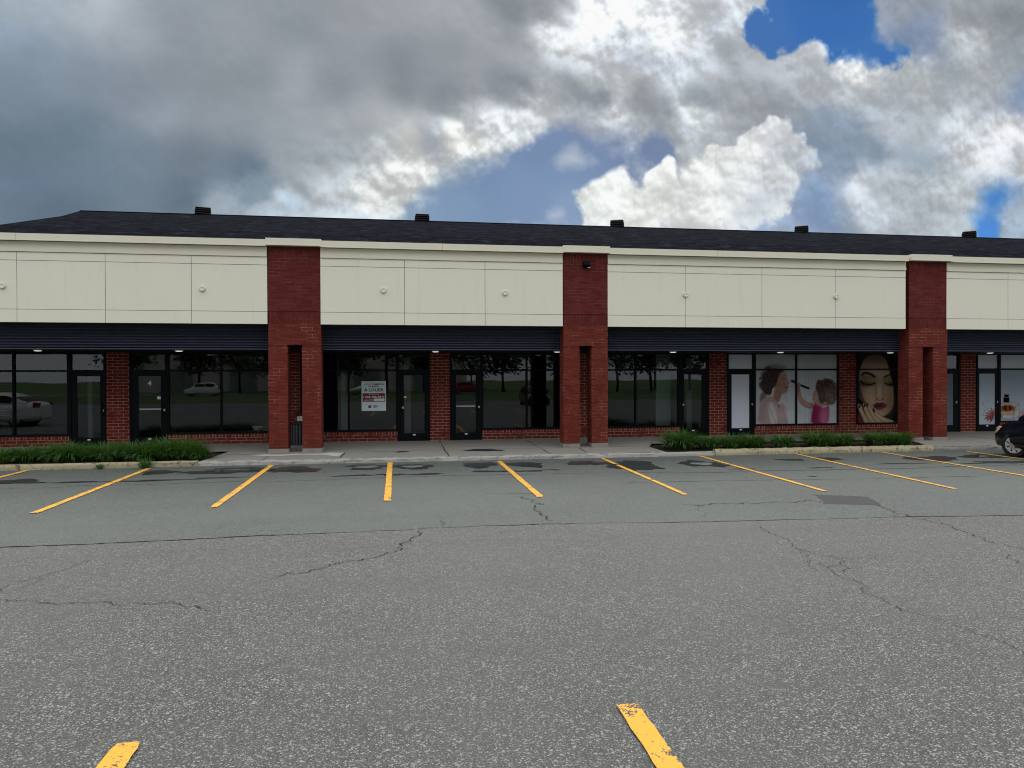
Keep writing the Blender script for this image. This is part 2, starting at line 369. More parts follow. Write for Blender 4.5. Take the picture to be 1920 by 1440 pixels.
# cracks
CR=dict(
c1=[(7.26,10.12),(7.23,9.79),(7.13,9.41),(7.2,9.29),(7.14,9.08),(7.18,8.92),(7.21,8.69),(7.16,8.41),(7.1,8.09),(7.09,7.84),(7.01,7.56),(7.03,7.4),(7.07,7.22),(7.02,6.88)],
c1b=[(7.2,8.94),(7.38,9.1),(7.39,8.97),(7.22,8.69)],c1c=[(7.17,9.83),(7.14,9.55),(7.14,9.38),(6.94,9.18)],
c2=[(6.7,7.05),(6.57,6.93),(6.55,6.8),(6.48,6.63),(6.39,6.36)],
c3=[(4.68,9.01),(4.68,8.72),(4.67,8.43),(4.67,8.2),(4.6,7.98),(4.53,7.69),(4.57,7.41),(4.72,7.24),(4.76,7.18),(4.69,7.04),(4.5,6.75),(4.38,6.57)],
c3b=[(4.53,7.69),(4.41,7.28),(4.25,7.0),(4.25,6.76)],
c3m=[(4.47,7.11),(4.38,6.85),(4.32,6.64),(4.3,6.47),(4.38,6.45),(4.37,6.14),(4.25,5.91),(4.24,5.76),(4.24,5.64),(4.22,5.54),(4.26,5.44),(4.29,5.31),(4.36,5.23),(4.38,5.07),(4.41,4.92),(4.44,4.79),(4.45,4.66),(4.41,4.51),(4.41,4.25)],
c3c=[(4.38,6.85),(4.53,6.92),(4.58,6.88),(4.59,6.79),(4.77,6.84)],c3d=[(4.76,7.18),(4.9,7.18),(5.13,7.14),(5.36,7.12)],
c4=[(-3.9,7.16),(-3.79,7.52),(-3.74,7.66),(-3.66,7.82),(-3.53,8.02),(-3.44,8.19),(-3.39,8.48)],c4b=[(-3.61,7.4),(-3.58,7.55),(-3.54,7.8),(-3.5,7.95)],
c5=[(-4.03,7.21),(-3.58,7.1),(-3.42,7.05),(-3.28,7.01),(-3.12,6.95),(-2.84,6.91),(-2.59,6.87),(-2.37,6.82),(-2.17,6.74),(-1.91,6.67),(-1.74,6.56),(-1.62,6.45)],
c6=[(-1.23,7.48),(-.93,7.64),(-.71,7.87),(-.46,7.98),(-.26,8.13),(-.16,8.31),(-.05,8.53),(.12,8.81),(.23,9.12),(.27,9.48)],c6b=[(-.18,8.23),(-.08,7.97),(-.02,7.74)],
c7=[(2.06,11.89),(2.07,11.28),(2.06,10.8),(2.04,10.44),(2.0,10.17),(2.02,9.9),(2.06,9.7)],c8=[(.48,10.3),(.53,9.91),(.53,9.61)],
c9=[(4.34,10.64),(4.61,10.51),(4.92,10.61),(5.37,10.62),(5.78,10.54),(6.23,10.55),(6.46,10.67),(6.69,10.55)],c9b=[(4.62,10.51),(4.4,10.1),(4.23,9.58)])
CRL=dict(c1='long branching crack running from the dark repair patch to the right edge',c2='short hooked crack at the right edge below the long crack',c3='thin jagged crack at centre right that forks into a web',
 c3m='long crack from the web down to the lower right edge',c4='diagonal crack at the far left in the old asphalt',c5='level crack at the left edge of the old asphalt',c6='dark forked crack left of centre just below the asphalt seam',
 c7='thin crack below the bay line of the middle shop',c8='tiny crack ending at the asphalt seam left of centre',c9='level crack ending at the dark asphalt repair patch')
CRW=dict(c1=.02,c3m=.011,c3=.012,c5=.014,c6=.022,c7=.03,c9=.028)
def jag(pts,step,k):
    def sub(a,b,k):
        d=math.hypot(b[0]-a[0],b[1]-a[1])
        if d<step: return [a]
        o=random.gauss(0,k)*d; nx,ny=-(b[1]-a[1])/d,(b[0]-a[0])/d; f=random.uniform(.38,.62)
        m=(a[0]+(b[0]-a[0])*f+nx*o,a[1]+(b[1]-a[1])*f+ny*o); return sub(a,m,k)+sub(m,b,k)
    out=[]
    for a,b in zip(pts[:-1],pts[1:]): out+=sub(a,b,k)
    return out+[pts[-1]]
def strip(mb,pts,w,z,step=.06,amp=.012,jk=None):
    P=jag(pts,step,jk) if jk else wobble(pts,amp,step)
    ws=[w*random.uniform(.35,1.25)*(.55+.9*abs(math.sin(i*.21+len(P)))) for i,_ in enumerate(P)]; ws[0]=ws[-1]=w*.15
    A=[];B=[]
    for i,(x,y) in enumerate(P):
        a=P[max(i-1,0)]; b=P[min(i+1,len(P)-1)]; L=math.hypot(b[0]-a[0],b[1]-a[1]) or 1
        nx,ny=-(b[1]-a[1])/L,(b[0]-a[0])/L
        A.append((x+nx*ws[i]/2,y+ny*ws[i]/2,z)); B.append((x-nx*ws[i]/2,y-ny*ws[i]/2,z))
    for i in range(len(P)-1): mb.poly([B[i],B[i+1],A[i+1],A[i]])
fam={}
for k,p in CR.items(): fam.setdefault(k[:2] if k!='c3m' else 'c3m',[]).append((k,p))
for k,lst in fam.items():
    mb=MB()
    for q,p in lst: strip(mb,p,CRW.get(q,.012)*(.36 if q!=k else .56),.0075,.035,.014,.17)
    tag(mb.build('pavement_crack',M['crack']),CRL[k],'crack','cracks in the asphalt','structure')
LL=dict(la=[(-8.08,14.31),(-7.18,14.28),(-6.29,14.27),(-5.85,14.45),(-4.95,14.36),(-4.19,14.42),(-3.24,14.48),(-2.52,14.3),(-1.16,14.46),(-.12,14.57),(.95,14.6),(2.4,14.52),(3.53,14.5),(5.81,14.23)],
 lc=[(5.81,14.23),(6.51,14.05),(7.37,14.18),(8.51,14.06),(9.74,14.04),(10.95,13.97),(11.92,14.1),(13.78,14.09),(18,14)],
 ld=[(4.0,12.98),(5.3,12.98),(6.18,12.94),(7.4,12.84),(8.81,12.71),(10.33,12.68),(11.49,12.65)],le=[(1.34,12.2),(1.85,12.15),(2.45,12.01)])
for k,p,l,w in (('la',0,'faint paving joint crossing the parking bays on the left',.022),('lc',0,'dark paving joint crossing the parking bays on the right',.035),('ld',0,'hairline paving joint nearer the camera on the right',.022),('le',0,'short hairline paving joint below the middle shop',.018)):
    mb=MB(); strip(mb,LL[k],w,.0072,.09,.02); tag(mb.build('paving_joint',M['line_faint']),l,'paving joint','paving joints','structure')
mb=MB(); i0=[i for i,p in enumerate(sw) if -6.2<p[0]<12]
sp_=[(sw[i][0],sw[i][1]-.004) for i in i0]
for a in range(0,len(sp_)-4,5):
    if sp_[a][0]<-1.5 or random.random()<.55: strip(mb,sp_[a:a+6],.018 if sp_[a][0]<-1.8 else .010,.0066,.06,.004)
tag(mb.build('seam_crack',M['crack']),'broken dark seam between the two asphalts','crack',None,'structure')
# repair patch
pp=wobble([(6.87,11.15),(7.2,11.02),(7.62,10.78),(7.5,10.45),(7.3,10.02),(6.95,10.18),(6.5,10.3),(6.72,10.66),(6.87,11.15)],.03,.12)[:-1]
sheet('asphalt_patch',pp[::-1],.0065,M['asphalt_patch'],'dark wedge of fresh asphalt repairing the lot at right','asphalt patch')
# damp patches, some with a dried or wet middle
def blob(cx,cy,rx,ry,z,n=72,rough=.30):
    ph=[random.uniform(0,6.28) for _ in range(5)]; out=[]
    for j in range(n):
        a=2*math.pi*j/n; r=1+rough*(math.sin(2*a+ph[0])*.5+math.sin(3*a+ph[1])*.5+math.sin(5*a+ph[2])*.3+math.sin(9*a+ph[3])*.25+math.sin(14*a+ph[4])*.15)+random.uniform(-.03,.03)
        out.append((cx+rx*r*math.cos(a),cy+ry*r*math.sin(a),z))
    return out
DP=[(-3.62,16.23,.85,.5,'w','long damp patch left of the bay line by the litter bin pillar'),(-2.3,16.18,.56,.5,'w','damp patch in front of the litter bin pillar, right of the bay line'),
(-7.53,15.26,.5,.33,'','damp patch at the left edge below the kerb'),(-.74,16.34,.46,.45,'s','ringed damp patch left of the end on bay line'),(.27,16.22,.43,.48,'s','ringed damp patch right of the end on bay line'),
(1.78,16.24,.42,.46,'','damp patch below the pier of the middle shop'),(2.8,16.12,.40,.5,'','damp patch right of the bay line at the middle shop'),(4.26,16.17,.42,.43,'w','damp patch with a wet middle below the middle brick pillar'),
(5.2,15.5,.55,.85,'','largest damp patch, crossed by the bay line beside the middle pillar'),(6.8,15.55,.43,.62,'s','damp patch at the left end of the right planting bed'),(9.22,15.91,.27,.24,'','small round damp patch below the right planting bed'),
(10.18,15.9,.31,.3,'','small round damp patch near the bay line at the right planting bed'),(12.64,15.51,.6,.5,'','damp patch below the right end of the planting bed'),(14.3,15.75,.6,.42,'w','wet patch just left of the black car wheel'),(13.76,14.58,.6,.22,'','thin damp streak below the wet patch by the car'),(-5.05,16.2,.38,.3,'','faint damp patch between the two left bay lines')]
for cx,cy,rx,ry,kind,l in DP:
    root=empty('damp_patch',(cx,cy,0)); tag(root,l,'damp patch','damp patches along the kerb','structure')
    mb=MB(); mb.poly(blob(0,0,rx,ry,.0092)); part(mb,'damp_stain',M['damp'],root)
    if kind:
        mb=MB(); mb.poly(blob(random.uniform(-.03,.03)*rx,-.05*ry,rx*.52,ry*.42,.0112,30,.22)); part(mb,'puddle' if kind=='w' else 'dried_silt',M['water' if kind=='w' else 'silt'],root)
for lst,l in (([(-7.0,15.0,.3,.06),(-6.2,14.95,.5,.08),(-5.3,14.9,.55,.07),(-4.5,14.95,.5,.06),(-3.6,15.1,.6,.05)],'row of damp streaks across the left bays'),([(-.9,14.95,.35,.1),(-.2,14.95,.3,.12),(.5,14.9,.35,.1),(1.9,15.1,.4,.12),(2.6,15.0,.35,.1),(3.2,15.1,.2,.06)],'row of damp streaks across the middle bays'),([(7.3,14.5,.3,.05),(9.0,14.4,.25,.06),(11.3,14.75,.6,.06),(13.0,14.5,.5,.05),(8.1,13.2,.08,.05)],'row of damp streaks across the right bays')):
    mb=MB()
    for i,(cx,cy,rx,ry) in enumerate(lst): mb.poly(blob(cx,cy,rx,ry,.0088+i*1e-4,26,.5))
    tag(mb.build('damp_streak',M['damp']),l,'damp streak','damp streaks','structure')

# ------------------------------------------------------------------ sidewalk, beds and kerbs
YK,YW=17.12,21.0
def sz(y): return .105+(y-17.1)*.0155
def slab(mb,pts,m=0): mb.poly([(x,y,sz(y)) for x,y in pts],None,m)
mb=MB()
slab(mb,[(-14.5,19.15),(26,19.15),(26,21.35),(-14.5,21.35)])
slab(mb,[(-4.53,17.2),(6.60,17.2),(6.58,18.4),(6.9,19.15),(-4.3,19.15)])
slab(mb,[(14.0,17.2),(26,17.2),(26,19.15),(14.75,19.15)])
side=mb.build('sidewalk',M['concrete']); tag(side,'grey concrete walk under the shop canopy and between the beds','sidewalk',None,'structure')
mb=MB()
for p in ([(1.12,21.0),(1.12,18.6),(1.16,17.22)],[(3.62,20.6),(3.65,17.22)],[(4.66,18.5),(4.58,17.22)],[(-3.15,18.4),(-3.16,17.22)],[(-1.38,18.5),(-1.41,17.22)],[(8.6,21),(8.6,19.2)],[(17.2,20.9),(17.2,17.22)],[(-6.3,21),(-6.3,19.2)]):
    tmp=MB(); strip(tmp,p,.028,0,.2,.006)
    for f in tmp.f: mb.poly([(tmp.v[i][0],tmp.v[i][1],sz(tmp.v[i][1])+.004) for i in f])
tmp=MB(); strip(tmp,[(-4.4,18.42),(-1.4,18.42),(1.12,18.6),(6.5,18.55)],.018,0,.2,.01)
for f in tmp.f: mb.poly([(tmp.v[i][0],tmp.v[i][1],sz(tmp.v[i][1])+.0045) for i in f])
part(mb,'expansion_joint',M['crack'],side)
mb=MB()
for q,pts in enumerate(([(-3.6,18.14),(-3.2,17.98),(-2.9,17.95),(-2.4,18.1),(-1.93,18.02),(-1.5,17.62),(-1.40,18.36),(-1.75,18.46),(-1.9,18.27),(-2.4,18.30),(-2.7,18.34),(-2.95,18.2),(-3.3,18.3)],)):
    w=wobble(pts+[pts[0]],.025,.12)[:-1]; mb.poly([(x,y,sz(y)+.005) for x,y in w][::1])
part(mb,'mortar_smear',M['pale'],side)
for (cx,cy,rx,ry) in ((2.12,18.34,.44,.25),(.04,18.33,.19,.1)):
    mb=MB(); mb.poly([(x,y,sz(y)+.0055) for x,y,_ in blob(cx,cy,rx,ry,0)]); part(mb,'damp_stain',M['damp'],side)
def kerb(xs, y, h, w, material, label, name='kerb', rag=.006, zb=0.0, r=.03):
    """a cast kerb with worn top edge following the points xs [(x,y)]"""
    mb=MB(); P=[]
    for a,b in zip(xs[:-1],xs[1:]):
        n=max(1,int(math.hypot(b[0]-a[0],b[1]-a[1])/.12)); P += [(a[0]+(b[0]-a[0])*i/n,a[1]+(b[1]-a[1])*i/n) for i in range(n)]
    P.append(xs[-1]); R=[]
    for i,(x,yy) in enumerate(P):
        a=P[max(i-1,0)]; b=P[min(i+1,len(P)-1)]; L=math.hypot(b[0]-a[0],b[1]-a[1]); nx,ny=-(b[1]-a[1])/L,(b[0]-a[0])/L
        j=lambda: random.uniform(-rag,rag); hh=h+j()*.6
        prof=[(0+j(),zb),(.004+j(),zb+(hh-zb)*.55),(.012+j(),hh-r*1.1),(r*.9+j(),hh),(w-r*.6,hh),(w,hh-r*.5),(w,zb)]
        R.append([(x+nx*d,yy+ny*d,z) for d,z in prof])
    mb.rings(R,0,True,False)
    mb.poly(R[0][::1]); mb.poly(R[-1][::-1])
    o=mb.build(name,material); tag(o,label,'kerb','kerbs along the car park','structure'); return o
kerb([(-4.56,YK+.03),(6.62,YK)],0,.105,.14,M['kerb_white'],'worn pale concrete kerb along the middle walk',rag=.014)
kerb([(14.03,YK),(26,YK)],0,.10,.14,M['kerb_grey'],'low grey kerb behind the black car',rag=.016)
kerb([(-14.5,17.05),(-8.6,17.10),(-4.56,YK+.03)],0,.125,.16,M['kerb_yellow'],'faded yellow kerb along the left planting bed',r=.04)
kerb([(6.62,YK),(7.86,YK+.02)],0,.10,.14,M['kerb_white'],'short low white kerb at the left end of the right bed')
kerb([(7.86,YK-.03),(11.9,YK-.02)],0,.155,.19,M['kerb_yellow'],'thick rounded yellow kerb, long piece in front of the right planting bed',r=.06,rag=.014)
kerb([(11.93,YK-.02),(14.02,YK)],0,.15,.18,M['kerb_yellow'],'thick rounded yellow kerb, short piece at the right end of the bed',r=.06,rag=.014)
sheet('planting_bed',[(-14.5,17.15),(-4.55,17.15),(-4.25,19.17),(-14.5,19.17)],.09,M['soil'],'dark mulch of the left planting bed','planting bed')
sheet('planting_bed',[(6.60,17.15),(14.05,17.15),(14.8,19.17),(6.85,19.17),(6.56,18.4)],.085,M['soil'],'dark mulch of the right planting bed','planting bed')

# ------------------------------------------------------------------ shop building
B=empty('shop_building',(3.0,21.0,0)); BO=Vector(B.location)
tag(B,'long single storey shopping strip of red brick pillars, beige fascia and dark shingle roof','building')
def bp(mb,name,m,parent=None):
    o=mb.build(name,m); o.parent=parent or B
    if not parent: o.location=-BO
    return o
ZF0,ZJ1,ZJ2,ZM,ZC0,ZC1=3.345,3.652,4.808,5.01,5.26,5.425
YF=18.58
BAYS=[(-11.95,-3.257,[-10.9,-8.942,-6.996,-5.038]),(-1.969,4.257,[.119,2.191]),(5.489,14.295,[7.669,9.897,12.113]),(15.607,24.3,[17.616,19.8,22.0])]
PIL=[(-13.25,-11.97),(-3.244,-1.966),(4.277,5.491),(14.416,15.647),(24.3,25.5)]
caps=[[-9.247,-4.783],[-.411,2.717],[7.669,12.12],[18.6]]
for (x0,x1,js),cp in zip(BAYS,caps):
    mb=MB(); mb.box(x0,x1,YF+.012,YF+.45,ZF0,ZC1,1); g=.0055
    e=[x0]+js+[x1]
    for a,b in zip(e[:-1],e[1:]):
        for z0,z1,pr in ((ZF0,ZJ1,.006),(ZJ1,ZJ2,0),(ZJ2,ZM,.002)):
            mb.box(a+(g if a!=x0 else 0),b-(g if b!=x1 else 0),YF-pr,YF+.014,z0+(g if z0!=ZF0 else 0),z1-g,0,skip='b')
    bp(mb,'fascia_panel',[M['fascia'],M['joint']])
    mb=MB()   # cornice: a proud band, a recessed frieze, then the coping
    mb.box(x0+.002,x1-.002,YF-.03,YF+.012,ZM+.004,ZM+.085)
    mb.box(x0+.002,x1-.002,YF-.012,YF+.012,ZM+.085,ZC0)
    for k in range(int((x1-x0)/2.9)):
        xx=x0+1.3+k*2.9; mb.box(xx,xx+1.1,YF-.0325,YF-.03,ZM+.012,ZM+.06,0,skip='b')
    bp(mb,'cornice',M['coping'])
    mb=MB(); xs=[x0]
    while xs[-1]+3.05<x1-.4: xs.append(xs[-1]+3.05)
    xs.append(x1)
    for a,b in zip(xs[:-1],xs[1:]):
        k=random.uniform(-.0015,.0015)
        mb.box(a+.003,b-.003,YF-.13+k,YF+.4,ZC0+.014,ZC1+k); mb.box(a+.003,b-.003,YF-.136+k,YF-.1,ZC0,ZC0+.016)
    bp(mb,'coping',M['coping'])
    for cx in cp:
        cz={-9.247:4.194,-4.783:4.194,-.411:4.22,2.717:4.2,7.669:4.225,12.12:4.235}.get(cx,4.22)
        mb=MB(); mb.lathe([(.072,0),(.072,-.035),(.05,-.055),(.045,-.05),(0.001,-.05)],(cx,YF,cz),'y',20)
        o=bp(mb,'wall_cap',M['coping'])
    # dark louvre band under the fascia
    mb=MB(); zt,zb_=3.36,2.748; n=9; hh=(zt-zb_)/n; yl=19.0
    mb.box(x0-.3,x1+.3,yl+.10,yl+.13,zb_,zt,0)
    for k in range(n):
        za=zb_+k*hh
        P=[(yl+.09,za),(yl+.09,za+hh*.40),(yl-.035,za+hh*.45),(yl-.045,za+hh*.52),(yl+.006,za+hh*.90),(yl+.09,za+hh*.96),(yl+.09,za+hh)]
        for a,b in zip(P[:-1],P[1:]): mb.poly([(x0-.3,a[0],a[1]),(x1+.3,a[0],a[1]),(x1+.3,b[0],b[1]),(x0-.3,b[0],b[1])])
    mb.box(x0-.3,x1+.3,yl-.03,yl+.05,zb_-.025,zb_)
    bp(mb,'louvre_band',M['louvre'])
# pillars
for i,(x0,x1) in enumerate(PIL):
    p=MB(); zs=sz(18.6); y0,y1=18.6,19.06
    l0,l1=x0+(x1-x0)*.362,x0+(x1-x0)*.635
    ins=.012
    p.box(x0+.004,x1-.004,y0-.004,y1-.002,2.83,3.37,uo=-x0)
    pil=bp(p,'brick_pillar',M['brick'])
    for a,b in ((x0,l0),(l1,x1)):
        q=MB(); q.box(a,b,y0,y1,zs+.10,2.74,uo=-a); q.box(a+.004,b-.004,y0+.004,y1-.004,2.74,2.83,uo=-a); bp(q,'pillar_leg',M['brick'],pil)
        a,b=a-.012,b+.012; q=MB()
        R=[[(a+random.uniform(-.012,.012),y0-.014,z),(b+random.uniform(-.012,.012),y0-.014,z),(b+.003,y1+.01,z),(a,y1+.01,z)] for z in (zs-.02,zs+.05,zs+.098)]
        q.rings(R,0,False); bp(q,'pillar_base',M['footing'],pil)
    q=MB(); q.box(x0+.004,x1-.004,y0-.004,y1,3.67,5.05,uo=-x0)
    bp(q,'pillar_shaft',M['brick_top'],pil)
    for da,dy_,z0,z1 in ((.012,.008,3.37,3.67),(0,-.008,5.05,5.285)):
        q=MB(); q.box(x0+da,x1-da,y0+dy_,y1,z0,z1,rot=True); bp(q,'soldier_course',M['brick_top'],pil)
    q=MB(); q.box(x0-.024,x1+.024,y0-.165,y1+.3,5.315,5.46); q.box(x0-.030,x1+.030,y0-.171,y0-.10,5.285,5.315); q.box(x0-.016,x1+.016,y0-.10,y1,5.285,5.315); bp(q,'pillar_cap',M['coping'],pil)
# the storefront wall at YW
ZG0,ZT0,ZT1,ZH=.505,2.185,2.235,2.685
WZ=sz(21.0)-.01
def frame_box(mb,x0,x1,z0,z1,y0=YW-.02,y1=YW+.09): mb.box(x0,x1,y0,y1,z0,z1)
def pane(parent,x0,x1,z0,z1,y=YW+.035,m=None,name='pane'):
    t=MB(); t.poly([(x0,y,z0),(x1,y,z0),(x1,y,z1),(x0,y,z1)],[(x0,z0),(x1,z0),(x1,z1),(x0,z1)]); return bp(t,name,m or M['glass'],parent)
def pier(x0,x1,zt=2.74):
    t=MB(); t.box(x0,x1,YW,YW+.25,WZ,zt); bp(t,'brick_pier',M['brick_wall'])
def window(x0,x1,mull,l=None):
    t=MB(); f=.045
    t.box(x0,x1,YW-.012,YW+.2,WZ,.355); k=bp(t,'knee_wall',M['brick_wall'])
    t=MB(); t.box(x0,x1,YW-.018,YW+.2,.355,.452,rot=True); bp(t,'sill_course',M['brick_wall'],k)
    t=MB(); frame_box(t,x0,x1,.452,ZG0-.008,YW-.03); frame_box(t,x0,x1,ZG0-.008,ZG0)
    frame_box(t,x0,x1,ZH,2.76)
    xs=[x0]+mull+[x1]; 
    vs=[(x0,x0+f)]+[(m-.026,m+.026) for m in mull]+[(x1-f,x1)]
    for a,b in vs: frame_box(t,a,b,ZG0,ZH)
    for (a0,a1),(b0,b1) in zip(vs[:-1],vs[1:]): frame_box(t,a1,b0,ZT0,ZT1)
    w=bp(t,'window',M['frame'])
    if l: w['label']=l
    for (a0,a1),(b0,b1) in zip(vs[:-1],vs[1:]):
        pane(w,a1,b0,ZG0,ZT0); pane(w,a1,b0,ZT1,ZH)
    return w
def door(x0,x1,g0,g1,hinge='l',bar=None,kick=True,plate=None,label=None):
    t=MB(); y0,y1=YW-.03,YW+.10
    for a,b in ((x0,x0+.055),(x1-.055,x1)): t.box(a,b,y0,y1,WZ,2.76)
    t.box(x0+.055,x1-.055,y0,y1,ZT0+.005,ZT1); t.box(x0+.055,x1-.055,y0,y1,ZH,2.76); t.box(x0+.055,x1-.055,y0+.02,y1+.03,WZ,WZ+.02)
    f=bp(t,'door',M['frame'])
    if label: f['label']=label
    t=MB(); ly0,ly1=YW-.012,YW+.035; a,b=x0+.06,x1-.06
    t.box(a,g0,ly0,ly1,WZ+.022,ZT0-.002); t.box(g1,b,ly0,ly1,WZ+.022,ZT0-.002)
    t.box(g0,g1,ly0,ly1,WZ+.022,.385); t.box(g0,g1,ly0,ly1,2.065,ZT0-.002)
    bp(t,'door_leaf',M['frame'],f)
    pane(f,g0,g1,.385,2.065,YW+.01); pane(f,x0+.055,x1-.055,ZT1,ZH)
    if kick:
        xm=(g0+g1)/2; t=MB(); t.box(xm-.035,xm+.04,ly0-.003,ly0,.325,.358); bp(t,'door_plate',M['sticker'],f)
    hx = g1+.06 if hinge=='l' else g0-.06
    t=MB(); t.tube([(hx,ly0,1.30),(hx,ly0-.05,1.30),(hx,ly0-.055,1.02),(hx,ly0,1.02)],.012); bp(t,'door_handle',M['frame'],f)
    t=MB(); t.lathe([(.021,0),(.021,-.008),(.012,-.012)],(hx+.035,ly0,1.125),'y',12); t.box(hx+.01,hx+.055,ly0-.006,ly0,1.10,1.16); bp(t,'lock',M['silver'],f)
    if bar:
        t=MB(); t.box(g0+.005,g1-.01,YW+.045,YW+.075,1.135,1.175); bp(t,'push_bar',M['silver'],f)
    if plate:
        t=MB(); t.box(plate[0],plate[1],YW+.006,YW+.008,plate[2],plate[3]); bp(t,'sticker',M['sticker'],f)
    return f
window(-11.6,-8.843,[-10.212],'wide shop window at the far left behind the grasses')
door(-8.843,-7.912,-8.645,-8.057)
pier(-7.912,-7.315)
d4=door(-7.315,-6.34,-7.096,-6.51,'l',True,True,(-6.607,-6.506,1.43,1.50),'black glazed door numbered 4 with a silver push bar')
window(-6.34,-3.28,[-4.934])
pier(-3.28,-2.80)
window(-2.80,-.086,[-1.461],'shop window holding the lease sign')
door(-.086,.85,.097,.689,'r',False,True,(.1,.17,1.415,1.455))
pier(.85,1.433)
door(1.433,2.37,1.609,2.189,'l',True)
window(2.37,4.86,[3.713])
pier(4.86,5.86)
window(5.86,8.475,[7.074])
door(8.475,9.42,8.621,9.201,'r')
pier(9.42,10.015)
d6=door(10.015,10.93,10.173,10.765,'l',label='black door glazed with plain white film')
window(10.93,13.794,[12.346],'shop window with the make-up poster')
pier(13.794,14.407)
window(14.407,15.95,[],'narrow shop window with the face poster')
pier(15.95,17.05)
door(17.05,18.137,17.25,17.902)
pier(18.137,18.728)
d8=door(18.728,19.596,18.839,19.435,'l',label='black door with a red flower print')
window(19.596,24.4,[21.3,22.9],'shop window with the perfume poster')
pier(24.4,25.6); pier(-13.3,-11.6)
# number 4 on its door
def text_mesh(body,size,bold=0.0,align='CENTER',space=1.0):
    cu=bpy.data.curves.new('lettering','FONT'); cu.body=body; cu.size=size; cu.offset=bold; cu.align_x=align; cu.space_character=space; cu.resolution_u=3
    o=bpy.data.objects.new('lettering',cu); C.objects.link(o); bpy.context.view_layer.update()
    me=bpy.data.meshes.new_from_object(o.evaluated_get(bpy.context.evaluated_depsgraph_get())); bpy.data.objects.remove(o); bpy.data.curves.remove(cu); return me
def lettering(body,size,x,y,z,m,parent,bold=0.0,align='CENTER',width=None,name='lettering',world=True):
    me=text_mesh(body,size,bold,align); me.name=name
    if width:
        xs=[v.co.x for v in me.vertices]; k=width/(max(xs)-min(xs))
        for v in me.vertices: v.co.x*=k
    for v in me.vertices:
        vx,vy=v.co.x,v.co.y; v.co=(x+vx,y,z+vy)
    me.materials.append(m); o=bpy.data.objects.new(name,me); C.objects.link(o); o.parent=parent; return o
lettering('4',.185,-6.80,YW+.004,1.805,M['sticker'],d4,.006,name='door_number')
# soffit, header, interiors
t=MB(); t.box(-13.3,25.6,19.06,21.35,2.722,2.80); bp(t,'soffit',M['soffit'])
t=MB(); t.box(-13.25,25.55,YW+.26,YW+.30,2.70,5.3); t.box(-13.25,-13.15,YW+.3,30,.0,5.3); t.box(25.45,25.55,YW+.3,30,.0,5.3); t.box(-13.25,25.55,30,30.1,0,5.3); bp(t,'wall',M['brick_wall'])
t=MB(); t.box(-13.1,25.4,YW+.26,27,WZ-.05,WZ-.004,1); t.box(-13.1,25.4,26.9,27,WZ,2.75); t.box(-13.1,25.4,YW+.3,27,2.76,2.79)
for x in (-7.6,1.15,5.4,9.72,14.1,16.5,18.43): t.box(x-.08,x+.08,YW+.26,27,WZ,2.755)
bp(t,'interior',[M['dark_room'],M['room_floor']])
for x0,x1,y,z1 in ((7.92,8.40,21.55,2.7),(-1.72,-1.50,21.6,2.2),(9.0,9.18,21.7,2.6),(.12,.30,21.6,2.6),(-8.62,-8.50,21.6,2.3)):
    t=MB(); t.box(x0,x1,y,y+.08,WZ,z1); bp(t,'partition',M['partition'])
# roof
t=MB()
ev=[(-10.23,18.98,5.43),(24.9,18.98,5.43)]
RID=[(-10.20,18.95,5.42),(-10.28,20.6,6.03),(-10.12,23.64,6.93),(-10.48,25.74,7.55)]
prev=None
def uvr(p): return (p[0], math.hypot(p[1]-18.9,p[2]-5.4))
rows=[(RID[0],(25.6,18.95,5.42)),(RID[1],(25.6,20.6,6.03)),(RID[2],(25.6,23.64,6.93)),(RID[3],(25.6,25.74,7.55))]
for (a,b),(c,d) in zip(rows[:-1],rows[1:]): t.poly([a,b,d,c],[uvr(p) for p in (a,b,d,c)])
back=[(-10.28,30.5,6.0),(25.6,30.5,6.0)]
t.poly([rows[3][0],rows[3][1],back[1],back[0]],[uvr(p) for p in (rows[3][0],rows[3][1],back[1],back[0])])
t.poly([RID[0],RID[1],RID[2],RID[3],back[0],(-10.28,30.5,5.3),(-10.25,18.95,5.3)][::-1],[(p[1],p[2]) for p in [RID[0],RID[1],RID[2],RID[3],back[0],(-10.28,30.5,5.3),(-10.25,18.95,5.3)][::-1]])
t.box(-13.2,-10.2,18.95,30.4,5.25,5.40)
roof=bp(t,'roof',M['shingle'])
for a,b in zip(RID[:-1],RID[1:]): pass
t=MB(); t.tube([(-10.45,25.74,7.545),(25.6,25.74,7.545)],.035,6); bp(t,'ridge_cap',M['shingle'],roof)
for k,(vx,rz) in enumerate(((-6.66,18),(.80,2),(8.05,-20),(15.5,-30),(22.85,-38))):
    t=MB(); ca,sa=math.cos(rad(rz)),math.sin(rad(rz)); vy=26.0; z0=7.42
    def sq(h,z): return [(vx+ca*a*h-sa*b*h,vy+sa*a*h+ca*b*h,z) for a,b in ((-1,-1),(1,-1),(1,1),(-1,1))]
    t.rings([sq(.19,z0-.25),sq(.19,z0+.36)],0,False)
    for j in range(4):
        z=z0+.10+j*.073; t.rings([sq(.25,z),sq(.255,z+.008),sq(.17,z+.075)],0,False)
    t.rings([sq(.242,z0+.385),sq(.235,z0+.40),sq(.15,z0+.435)],0,False)
    bp(t,'roof_vent',M['plastic'],roof)

